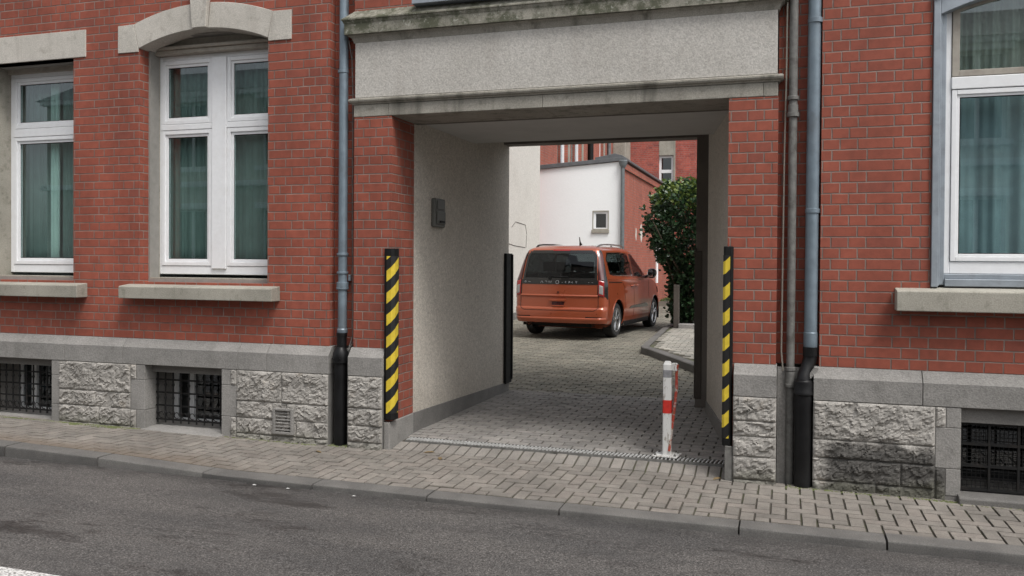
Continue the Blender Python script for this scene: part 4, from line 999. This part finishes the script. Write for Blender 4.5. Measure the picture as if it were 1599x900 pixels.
def leaf(p, d, size, mi):
    d = d.normalized(); s_ = d.cross(Vector((r.uniform(-1, 1), r.uniform(-1, 1), r.uniform(-.3, 1)))).normalized(); nn = s_.cross(d)
    w = size*.36
    vs = [p, p+d*size*.35+s_*w+nn*size*.04, p+d*size*.75+s_*w*.8+nn*size*.02, p+d*size-nn*size*.12, p+d*size*.75-s_*w*.8+nn*size*.02, p+d*size*.35-s_*w+nn*size*.04, p+d*size*.5-nn*size*.05]
    lf.add(vs, [(0, 1, 6), (1, 2, 6), (2, 3, 6), (3, 4, 6), (4, 5, 6), (5, 0, 6)], mi)
cl = []
for _ in range(1700):
    z_ = .4+2.95*r.random()**.75; a_ = r.uniform(0, 6.283); rad = crown_r(z_, math.cos(a_)*2+math.sin(a_)*3)*(r.random()**.33)*r.uniform(.86, 1.04)
    cl.append((Vector((C0.x-.12+rad*math.cos(a_), C0.y+rad*math.sin(a_), z_)), a_, rad))
for p, a_, rad in cl:
    top = p.z > 3.0 or (p.z > 2.75 and r.random() < .35); out = Vector((math.cos(a_), math.sin(a_), .35))
    for _ in range(9):
        q = p+Vector((r.gauss(0, .05), r.gauss(0, .05), r.gauss(0, .05))); d = out+Vector((r.uniform(-1, 1), r.uniform(-1, 1), r.uniform(-.9, .7)))
        leaf(q, d, r.uniform(.06, .105), 1 if (top and r.random() < .5) else 0)
for _ in range(70):     # upright shoots at the top
    a_ = r.uniform(0, 6.28); rr = r.uniform(0, .75); p = Vector((C0.x-.12+rr*math.cos(a_), C0.y+rr*math.sin(a_), 3.12-.25*rr))
    for k in range(8):
        p = p+Vector((r.uniform(-.015, .015), 0, r.uniform(.02, .045))); leaf(p, Vector((r.uniform(-1, 1), r.uniform(-1, 1), .7)), r.uniform(.05, .085), 1)
lf.build('foliage', ['leaf', 'leaf_young'], SH, normals=False)
#CAR#
# ============================================================ CAR (local: x right, y forward, z up, origin under the rear axle)
CARL = Vector((-4.0, 9.30, .262)); CARH = R(-6.2)
CAR = thing('parked_van', 'copper orange family van with tinted rear window parked in the courtyard beyond the passage', 'van', CARL, None, CARH)
tw = [(.18, .82), (.24, .875), (.34, .905), (.5, .925), (.62, .928), (.8, .925), (.95, .922), (1.05, .918), (1.12, .90), (1.2, .875), (1.4, .825), (1.58, .775), (1.66, .735), (1.70, .69), (1.735, .60), (1.755, .45), (1.765, .2), (1.768, .02)]
tr = [(.18, -.40), (.24, -.52), (.27, -.70), (.30, -.865), (.38, -.885), (.5, -.885), (.56, -.875), (.585, -.845), (.8, -.835), (1.0, -.825), (1.10, -.81), (1.3, -.76), (1.5, -.70), (1.62, -.655), (1.67, -.63), (1.70, -.56), (1.735, -.44), (1.755, -.2), (1.765, .1), (1.768, .3)]
tf = [(.18, 3.40), (.3, 3.58), (.5, 3.62), (.7, 3.60), (.85, 3.54), (.95, 3.44), (1.02, 3.25), (1.08, 2.9), (1.12, 2.6), (1.16, 2.4), (1.3, 2.17), (1.5, 1.82), (1.62, 1.58), (1.68, 1.4), (1.72, 1.15), (1.75, .9), (1.765, .6), (1.768, .4)]
def cw(z): return lerp_tab(tw, z)
def cyr(z): return lerp_tab(tr, z)
def cyf(z): return lerp_tab(tf, z)
def cr0(z): return min(lerp_tab([(.2, .20), (.6, .17), (1.1, .13), (1.6, .12), (1.768, .10)], z), cw(z)*.8)
def cr1(z): return min(lerp_tab([(.2, .5), (1., .5), (1.2, .35), (1.6, .25), (1.768, .1)], z), cw(z)*.8)
def taper(y): return 1-.035*((y-1.3)/2.3)**2 if y > 1.3 else 1-.006*((y-1.3)/2.1)**2
BOW = .045
def halfw(y, z):
    w = cw(z)*taper(y); r0, r1 = cr0(z), cr1(z); yr, yf = cyr(z)+BOW, cyf(z)-.10
    if y < yr+r0: return w-r0+math.sqrt(max(r0*r0-(yr+r0-y)**2, 0))
    if y > yf-r1: return w-r1+math.sqrt(max(r1*r1-(y-yf+r1)**2, 0))
    return w
def rearY(x, z):
    ax = abs(x); w = cw(z)*taper(-.6); r0 = cr0(z); yr = cyr(z)
    yb = yr+BOW*min((ax/(w-r0)), 1)**2
    if ax > w-r0: yb += r0-math.sqrt(max(r0*r0-(ax-(w-r0))**2, 0))
    return yb
ARCH = [(0., .335, .395), (2.755, .335, .395)]
def side_win_polys():
    return [[(-.42, 1.20), (1.00, 1.165), (1.015, 1.60), (.6, 1.63), (-.30, 1.615), (-.44, 1.50)],
            [(1.10, 1.16), (2.02, 1.14), (2.16, 1.17), (1.86, 1.42), (1.60, 1.565), (1.40, 1.61), (1.12, 1.605)]]
REARG = [(-.745, 1.09), (.745, 1.09), (.70, 1.55), (.64, 1.635), (-.64, 1.635), (-.70, 1.55)]
def inpoly(p, poly):
    return inside(p, poly)
def shrink(poly, d): return offset_poly(poly, d)
def build_body():
    zs = [.18, .21, .24, .27, .30, .34, .38]+[.38+.03*i for i in range(1, 40)]
    zs = [z for z in zs if z < 1.54]+[1.55, 1.58, 1.60, 1.62, 1.64, 1.66, 1.68, 1.70, 1.715, 1.73, 1.74, 1.75, 1.758, 1.764, 1.768]
    NR, NA, NS, NF = 14, 6, 110, 8
    half = []
    for z in zs:
        w = cw(z); r0, r1 = cr0(z), cr1(z); yr, yf = cyr(z), cyf(z); row = []
        wr = w*taper(-.6); wf = w*taper(yf-.2)
        for i in range(NR): x = (wr-r0)*i/NR; row.append((x, rearY(x, z)))
        ye = yr+BOW
        for i in range(NA+1): a = math.pi/2*i/NA; y = ye+r0-r0*math.cos(a); row.append((wr-r0+r0*math.sin(a), y))
        ya, yb = ye+r0, yf-.10-r1
        for i in range(1, NS): y = ya+(yb-ya)*i/NS; row.append((w*taper(y), y))
        for i in range(NA+1): a = math.pi/2*i/NA; y = yb+r1*math.sin(a); row.append((wf-r1+r1*math.cos(a), y))
        xe = wf-r1
        for i in range(NF-1, -1, -1): x = xe*i/NF; row.append((x, yf-.10*(x/max(xe, .01))**2*1.0 - 0))
        half.append(row)
    n = len(half[0]); vs = []
    N2 = 2*n-2
    for row, z in zip(half, zs):
        for (x, y) in row: vs.append([x, y, z])
        for (x, y) in row[-2:0:-1]: vs.append([-x, y, z])
    # snap to wheel arches
    for v in vs:
        for (cy, cz, rad) in ARCH:
            d = math.hypot(v[1]-cy, v[2]-cz)
            if abs(v[0]) > .6 and abs(d-rad) < .028 and d > 1e-3:
                v[1] = cy+(v[1]-cy)*rad/d; v[2] = cz+(v[2]-cz)*rad/d
    polys = [shrink(p, .012) for p in side_win_polys()]; rg = shrink(REARG, .014)
    fs = []
    for j in range(len(zs)-1):
        for i in range(N2):
            q = (j*N2+i, j*N2+(i+1) % N2, (j+1)*N2+(i+1) % N2, (j+1)*N2+i)
            c = [sum(vs[k][m] for k in q)/4 for m in range(3)]
            if abs(c[0]) > .6 and any(math.hypot(c[1]-cy, c[2]-cz) < rad-.004 for cy, cz, rad in ARCH): continue
            if abs(c[0]) > .5 and c[1] > -.6 and any(inpoly((c[1], c[2]), p) for p in polys): continue
            if c[1] < -.55 and abs(c[0]) < .8 and inpoly((c[0], c[2]), rg): continue
            # windscreen opening
            if c[1] > 1.2 and 1.2 < c[2] < 1.64 and abs(c[0]) < cw(c[2])-.1 and c[1] > cyf(c[2])-.2: continue
            fs.append(q)
    b = MB(); b.add([(v[0]+0, v[1], v[2]) for v in vs], fs); return b
def cbuild(b, name, mat, parent=CAR, **kw):
    # parts are modelled in the car's own frame
    me_shift = ploc(parent); b.v = [(p[0]+me_shift[0], p[1]+me_shift[1], p[2]+me_shift[2]) for p in b.v]
    return b.build(name, mat, parent, **kw)
body = cbuild(build_body(), 'body', 'paint', smooth=32)
def rows(poly, n):   # scan a convex-ish polygon (u,v) -> list of (v,u0,u1)
    v0, v1 = min(p[1] for p in poly), max(p[1] for p in poly); out = []
    for k in range(n+1):
        v = v0+(v1-v0)*min(max(k/n, .0005), .9995); xs = []
        for i in range(len(poly)):
            a, b = poly[i-1], poly[i]
            if (a[1] > v) != (b[1] > v): xs.append(a[0]+(b[0]-a[0])*(v-a[1])/(b[1]-a[1]))
        out.append((v, min(xs), max(xs)))
    return out
def side_panel(mb, poly, off, sgn=1, nv=10, nu=14, mi=0):
    rw = rows(poly, nv)
    mb.grid(lambda u, v: (lambda q: (sgn*(halfw(q[1]+(q[2]-q[1])*u, q[0])+off), q[1]+(q[2]-q[1])*u, q[0]))(rw[int(round(v*nv))]), nu, nv, mi)
def rear_panel(mb, poly, off, nv=10, nu=20, mi=0):
    rw = rows(poly, nv)
    mb.grid(lambda u, v: (lambda q: (q[1]+(q[2]-q[1])*u, rearY(q[1]+(q[2]-q[1])*u, q[0])-off, q[0]))(rw[int(round(v*nv))]), nu, nv, mi)
def strip(mb, poly, wdt, mapf, closed=True, mi=0):
    """band of given width lying inside the outline"""
    pts = []
    for i in range(len(poly)):
        a, b = poly[i], poly[(i+1) % len(poly)]; L = math.dist(a, b); k = max(1, int(L/.06))
        pts += [(a[0]+(b[0]-a[0])*j/k, a[1]+(b[1]-a[1])*j/k) for j in range(k)]
    if wdt > 0: inn = offset_poly(pts, wdt)
    n = len(pts); vs = [mapf(*p) for p in pts]+[mapf(*p) for p in inn]
    mb.add(vs, [(i, (i+1) % n, n+(i+1) % n, n+i) for i in range(n)], mi)
# glazing
for sg in (1, -1):
    for pi_, poly in enumerate(side_win_polys()):
        b = MB(); side_panel(b, poly, -.004, sg); w = cbuild(b, 'side_window', 'carglass', smooth='all')
        b = MB(); strip(b, poly, .034, lambda y, z, s=sg: (s*(halfw(y, z)+.004), y, z))
        cbuild(b, 'window_trim', 'gloss_black', w, smooth='all')
        if pi_ == 0:
            b = MB(); side_panel(b, [(.26, 1.17), (.31, 1.17), (.30, 1.62), (.25, 1.62)], .005, sg, 8, 2); cbuild(b, 'divider', 'gloss_black', w)
            b = MB(); b.tube([(sg*(halfw(y, z)+.006), y, z) for y, z in [(-.30, 1.193), (0, 1.183), (.5, 1.172), (.99, 1.16), (1.02, 1.19), (1.03, 1.45)]], .007, 6); cbuild(b, 'chrome_strip', 'chrome', w)
        else:
            b = MB(); side_panel(b, [(1.80, 1.15), (1.84, 1.15), (1.80, 1.47), (1.76, 1.49)], .005, sg, 8, 2); cbuild(b, 'divider', 'gloss_black', w)
b = MB(); rear_panel(b, REARG, -.003); rg_ = cbuild(b, 'rear_window', 'carglass', smooth='all')
b = MB(); strip(b, REARG, .045, lambda x, z: (x, rearY(x, z)-.005, z)); cbuild(b, 'window_trim', 'gloss_black', rg_, smooth='all')
# gloss black strip under the rear window, D pillar lamps
b = MB(); rear_panel(b, [(-.755, 1.015), (.755, 1.015), (.76, 1.10), (-.76, 1.10)], .008, 3, 24); 
gb = cbuild(b, 'tailgate_strip', 'gloss_black', smooth='all')
b = MB(); rear_panel(b, [(-.62, 1.60), (.62, 1.60), (.60, 1.655), (-.60, 1.655)], .007, 3, 24); cbuild(b, 'top_trim', 'gloss_black')
b = MB(); rear_panel(b, [(-.17, 1.645), (.17, 1.645), (.17, 1.67), (-.17, 1.67)], .016, 2, 10); cbuild(b, 'brake_light', 'lamp_red')
# pale marks on the strip
b = MB(); rl = random.Random(2)
def mark(x, w_, z0=1.035, z1=1.075, mi=0): b.box(x, x+w_, rearY(x, 1.05)-.013, rearY(x, 1.05)-.009, z0, z1, mi)
def bar(pts): b.tube([(x, rearY(x, z)-.013, z) for x, z in pts], .0055, 5)
bar([(-.36, 1.04), (-.335, 1.075), (-.31, 1.04)]); bar([(-.27, 1.07), (-.24, 1.075), (-.23, 1.05)]); bar([(-.20, 1.075), (-.185, 1.042), (-.168, 1.07), (-.15, 1.042), (-.135, 1.075)])
bar([(-.02+.032*math.cos(a_*.5236), 1.055+.032*math.sin(a_*.5236)) for a_ in range(13)])
bar([(.07, 1.05), (.085, 1.055)]); bar([(.155, 1.075), (.13, 1.057), (.155, 1.038)]); bar([(.21, 1.04), (.21, 1.073), (.235, 1.055)]); bar([(.28, 1.07), (.265, 1.055), (.285, 1.04)]); bar([(.34, 1.075), (.355, 1.058), (.37, 1.075)]); bar([(.355, 1.058), (.355, 1.038)])
bar([(-.68+.014*math.cos(a_*.785), 1.058+.014*math.sin(a_*.785)) for a_ in range(9)]); mark(-.62, .05, 1.052, 1.060); mark(.58, .02, 1.05, 1.058); mark(.64, .035, 1.05, 1.057)
cbuild(b, 'lettering', 'letter', gb)
for sg in (1, -1):
    def mp(x, z, off=.01, s=sg): return (s*x, rearY(x, z)-off, z)
    def lampgrid(poly, off, mat, name, par=CAR, nu=10, nv=12):
        rw = rows(poly, nv); b = MB()
        def f(u, v):
            q = rw[int(round(v*nv))]; x = q[1]+(q[2]-q[1])*u; wmax = cw(q[0])*taper(-.6)-.004; x = min(x, wmax); return (sg*x*(1+.006), rearY(x, q[0])-off, q[0])
        b.grid(f, nu, nv); return cbuild(b, name, mat, par, smooth='all')
    lampgrid([(.755, .78), (.93, .74), (.93, 1.10), (.89, 1.2), (.80, 1.6), (.745, 1.655), (.70, 1.655), (.72, 1.55), (.755, 1.1)], .006, 'gloss_black', 'pillar_panel')
    b = MB(); side_panel(b, [(-.78, .76), (-.665, .74), (-.655, 1.10), (-.60, 1.35), (-.52, 1.63), (-.60, 1.64), (-.74, 1.2)], .006, sg, 16, 6); cbuild(b, 'pillar_panel', 'gloss_black', smooth='all')
    L = lampgrid([(.775, .80), (.875, .79), (.87, 1.09), (.77, 1.10)], .018, 'lamp_red', 'tail_light')
    lampgrid([(.79, .84), (.86, .83), (.858, 1.00), (.788, 1.01)], .024, 'lamp_white', 'reflector', L, 6, 8)
    lampgrid([(.768, 1.10), (.862, 1.10), (.775, 1.60), (.725, 1.62)], .014, 'lamp_dark', 'upper_lamp', L, 6, 10)
# tailgate outline, plate recess edges, handle
b = MB()
def line(pts, r_=.004): b.tube([(x, rearY(x, z)-.001, z) for x, z in pts], r_, 5)
def seg(p, q, n=16): return [(p[0]+(q[0]-p[0])*i/n, p[1]+(q[1]-p[1])*i/n) for i in range(n+1)]
line(seg((-.77, 1.0), (-.775, .60), 6)+seg((-.77, .575), (-.70, .535), 3)+seg((-.68, .532), (.68, .532), 24)+seg((.70, .535), (.77, .575), 3)+seg((.775, .60), (.77, 1.0), 6), .005)
cbuild(b, 'tailgate_gap', 'black')
b = MB()
for i in range(25):
    pass
b.grid(lambda u, v: (-.77+1.54*u, rearY(-.77+1.54*u, .80)-.004-.016*math.sin(math.pi*min(v*1.0, 1)), .775+.05*v), 24, 6); cbuild(b, 'tailgate_crease', 'paint', smooth='all')
b = MB(); b.prism([(-.13, .705), (.13, .705), (.115, .62), (-.115, .62)], rearY(0, .66)-.006, rearY(0, .66)-.002, 'y'); cbuild(b, 'handle_recess', 'lamp_dark')
b = MB(); b.prism([(-.165, .735), (.165, .735), (.15, .695), (-.15, .695)], rearY(0, .66)-.03, rearY(0, .66), 'y'); b.prism([(-.12, .625), (.12, .625), (.115, .60), (-.115, .60)], rearY(0, .66)-.016, rearY(0, .66), 'y'); cbuild(b, 'tailgate_handle', 'paint', bevel=.006)
b = MB(); b.lathe([(.018, -.01), (.018, .01)], (0, rearY(0, .87)-.008, .87), 12); cbuild(b, 'lock', 'black')
b = MB(); b.tube([(-.18, rearY(0, 1.16)-.03, 1.165), (.02, rearY(0, 1.17)-.035, 1.155), (.20, rearY(.2, 1.17)-.03, 1.15)], [.006, .012, .012], 8); b.lathe([(.03, -.02), (.03, .02)], (-.18, rearY(0, 1.13)-.02, 1.135), 12); cbuild(b, 'rear_wiper', 'black', smooth=True)
# bumper: lip, lower reflectors, grooves
b = MB()
def bl(z, off, x0=-.9, x1=.9, n=40): return [(x0+(x1-x0)*i/n) for i in range(n+1)]
xs = bl(0, 0, -.90, .90, 44)
prof = [(.30, .004), (.34, .012), (.37, .018), (.395, .010), (.40, .002)]
b.grid(lambda u, v: (lambda x, p: (x*1.004, rearY(x, p[0])-p[1], p[0]))(xs[int(round(u*44))], prof[int(round(v*4))]), 44, 4); cbuild(b, 'bumper_lip', 'paint', smooth='all')
for sg in (1, -1):
    b = MB(); b.grid(lambda u, v: (sg*(.55+.30*u), rearY(.55+.30*u, .41)-.004, .405+.018*v*(1-.3*u)), 10, 2); cbuild(b, 'bumper_slot', 'black')
b = MB(); b.box(-.60, .60, -.70, -.3, .22, .32); b.box(-.55, .55, -.3, 3.2, .17, .28); cbuild(b, 'underbody', 'black')
b = MB(); b.tube([(-.55, -.5, .22), (-.55, -.82, .21)], .03, 10); cbuild(b, 'exhaust', 'black', smooth=True)
# arches, sills, doors
for sg in (1, -1):
    for (cy, cz, rad) in ARCH:
        b = MB(); pts = []
        for i in range(25):
            a = R(-18+216*i/24); y, z = cy+rad*math.cos(a), cz+rad*math.sin(a)
            if z > .2: pts.append((sg*(halfw(min(max(y, -.6), 3.2), z)-.004), y, z))
        b.tube(pts, .012, 6); cbuild(b, 'arch_lip', 'paint', smooth=True)
        b = MB(); b.grid(lambda u, v: (sg*(.50+(.90-.50)*u), cy+(rad+.002)*math.cos(R(-20+220*v)), cz+(rad+.002)*math.sin(R(-20+220*v))), 2, 20); b.box(sg*.50-.01, sg*.50+.01, cy-rad, cy+rad, .2, cz+rad); cbuild(b, 'wheel_housing', 'black')
    b = MB()
    b.grid(lambda u, v: (sg*(halfw(.45+1.86*u, .27)+.006*math.sin(math.pi*v)), .45+1.86*u, .19+.10*v), 20, 3); cbuild(b, 'sill_trim', 'black', smooth='all')
    b = MB()
    def sl(pts, r_=.0035, off=.0): b.tube([(sg*(halfw(y, z)+off), y, z) for y, z in pts], r_, 5)
    sl([(1.055, z) for z in np.linspace(.33, 1.62, 16)]); sl([(.42, .55), (.44, .75), (.40, .95), (.26, 1.05)]); sl([(2.20, z) for z in np.linspace(.75, 1.12, 6)]); sl([(2.30, .33), (2.25, .5), (2.2, .75)])
    sl([(-.60, 1.115), (-.2, 1.11), (.26, 1.105)], .004); sl([(-.60, .60), (-.62, .75), (-.66, .78)], .003)
    sl([(-.60+.0*i, .60+.05*i) for i in range(4)], .003)
    cbuild(b, 'door_gap', 'black')
    b = MB(); side_panel(b, [(-.60, 1.045), (.22, 1.035), (.22, 1.062), (-.60, 1.072)], .004, sg, 2, 14); cbuild(b, 'slide_rail', 'black')
    b = MB(); b.grid(lambda u, v: (sg*(halfw(-.62+2.75*u, 1.08+.03*v)+.006*math.sin(math.pi*v)), -.62+2.75*u, 1.085+.028*v), 40, 4); cbuild(b, 'shoulder_line', 'paint', smooth='all')
    b = MB(); side_panel(b, [(.62, .505), (2.16, .50), (2.05, .575), (1.9, .59), (.85, .575)], .006, sg, 4, 20); cbuild(b, 'side_moulding', 'gloss_black')
    for hy in (.92, 1.22):
        b = MB(); xx = halfw(hy, .96); b.tube([(sg*(xx+.004), hy-.09, .965), (sg*(xx+.035), hy-.06, .97), (sg*(xx+.035), hy+.06, .975), (sg*(xx+.004), hy+.09, .975)], [.012, .014, .014, .012], 8); cbuild(b, 'door_handle', 'paint', smooth=True)
        b = MB(); side_panel(b, [(hy-.07, .935), (hy+.07, .94), (hy+.06, .985), (hy-.06, .985)], .003, sg, 2, 4); cbuild(b, 'handle_cup', 'black')
    # mirror
    b = MB(); b.tube([(sg*.88, 2.02, 1.13), (sg*.98, 2.0, 1.15)], .03, 8)
    b.tube([(sg*.955, 2.0, 1.20), (sg*.975, 2.0, 1.20), (sg*1.03, 2.0, 1.205), (sg*1.085, 1.99, 1.205), (sg*1.115, 1.985, 1.20), (sg*1.12, 1.985, 1.20)], [.06, .098, .108, .10, .075, .03], 16); mr = cbuild(b, 'mirror', 'gloss_black', smooth=True)
    b = MB(); b.prism([(sg*.965, 1.13), (sg*1.085, 1.13), (sg*1.095, 1.26), (sg*.985, 1.275)], 1.905, 1.91, 'y'); cbuild(b, 'mirror_glass', 'chrome', mr)
    # roof rail
    b = MB(); b.tube([(sg*.61, -.42, 1.715), (sg*.615, -.30, 1.755), (sg*.62, -.05, 1.772), (sg*.62, .5, 1.78), (sg*.62, 1.0, 1.772), (sg*.61, 1.22, 1.75), (sg*.60, 1.32, 1.715)], .015, 8)
    for yy in (-.32, .45, 1.2): b.tube([(sg*.615, yy, 1.70), (sg*.62, yy, 1.76)], .022, 8)
    cbuild(b, 'roof_rail', 'alloy' if sg > 0 else 'black_iron', smooth=True)
    # head lamp
    b = MB(); b.grid(lambda u, v: (sg*(halfw(3.0+.42*u, .82+.1*v)+.006), 3.0+.42*u, .78+.12*v-.03*u), 8, 4); cbuild(b, 'headlight', 'lamp_white', smooth='all')
    # wheels
    for (cy, cz, rad) in ARCH:
        xo = .89; W_ = MB(); c = (sg*(xo-.105), cy, .33)
        pr = [(.20, -.10), (.30, -.102), (.322, -.085), (.33, -.04), (.33, .04), (.322, .085), (.30, .102), (.232, .104), (.225, .09), (.20, .05)]
        n = 40; vs = []; fs = []
        for (r_, t_) in pr:
            for k in range(n): a = 2*math.pi*k/n; vs.append((c[0]+sg*t_, c[1]+r_*math.cos(a), c[2]+r_*math.sin(a)))
        for j in range(len(pr)-1):
            for k in range(n): fs.append((j*n+k, j*n+(k+1) % n, (j+1)*n+(k+1) % n, (j+1)*n+k))
        W_.add(vs, fs)
        wh_ = cbuild(W_, 'wheel', 'tyre', smooth=30)
        rm = MB(); vs = []; fs = []
        pr = [(.232, .100), (.222, .104), (.212, .092), (.205, .0), (.19, -.06)]
        for (r_, t_) in pr:
            for k in range(n): a = 2*math.pi*k/n; vs.append((c[0]+sg*t_, c[1]+r_*math.cos(a), c[2]+r_*math.sin(a)))
        for j in range(len(pr)-1):
            for k in range(n): fs.append((j*n+k, j*n+(k+1) % n, (j+1)*n+(k+1) % n, (j+1)*n+k))
        rm.add(vs, fs)
        for k in range(5):
            for da in (-.17, .17):
                a = 2*math.pi*k/5+.3; a0, a1 = a+da*.5, a+da
                p0 = (c[0]+sg*.075, c[1]+.05*math.cos(a0), c[2]+.05*math.sin(a0)); p1 = (c[0]+sg*.088, c[1]+.212*math.cos(a1), c[2]+.212*math.sin(a1))
                rm.tube([p0, p1], [.018, .013], 6)
        rm.tube([(c[0]+sg*.05, c[1], c[2]), (c[0]+sg*.092, c[1], c[2])], [.055, .045], 16)
        cbuild(rm, 'rim', 'alloy', wh_, smooth=30)
        b = MB(); b.tube([(c[0]-sg*.02, c[1], c[2]), (c[0], c[1], c[2])], .19, 24); cbuild(b, 'brake_disc', 'black_iron', wh_)
# windscreen, cabin
b = MB(); b.grid(lambda u, v: (lambda z: (-(cw(z)-.08)+2*(cw(z)-.08)*u, cyf(z)-.10*((2*u-1)**2)-.01, z))(1.18+.46*v), 16, 8); cbuild(b, 'windscreen', 'carglass_c', smooth='all')
for (y, xs_) in ((2.35-.9, (-.40, .40)), (.55, (-.48, 0, .48)), (-.22, (-.38, .38))):
    for x in xs_:
        b = MB(); b.box(x-.23, x+.23, y-.12, y+.02, .55, 1.22); b.box(x-.23, x+.23, y, y+.45, .5, .65); b.box(x-.13, x+.13, y-.13, y-.02, 1.25, 1.44); b.box(x-.05, x+.05, y-.09, y-.05, 1.2, 1.27); cbuild(b, 'seat', 'seat', bevel=.04)
b = MB(); b.box(-.80, .80, -.7, 2.3, .30, .34); b.box(-.78, .78, -.72, -.6, .35, 1.0); b.box(-.8, .8, 1.95, 2.4, .6, 1.1); cbuild(b, 'cabin_floor', 'seat')
b = MB(); b.tube([(.0, .42, 1.765), (.0, .37, 1.83), (.0, .33, 1.93)], [.035, .014, .009], 8); cbuild(b, 'aerial', 'black', smooth=True)
b = MB(); b.box(-.26, .26, 3.60, 3.62, .4, .52); cbuild(b, 'front_grille', 'gloss_black')
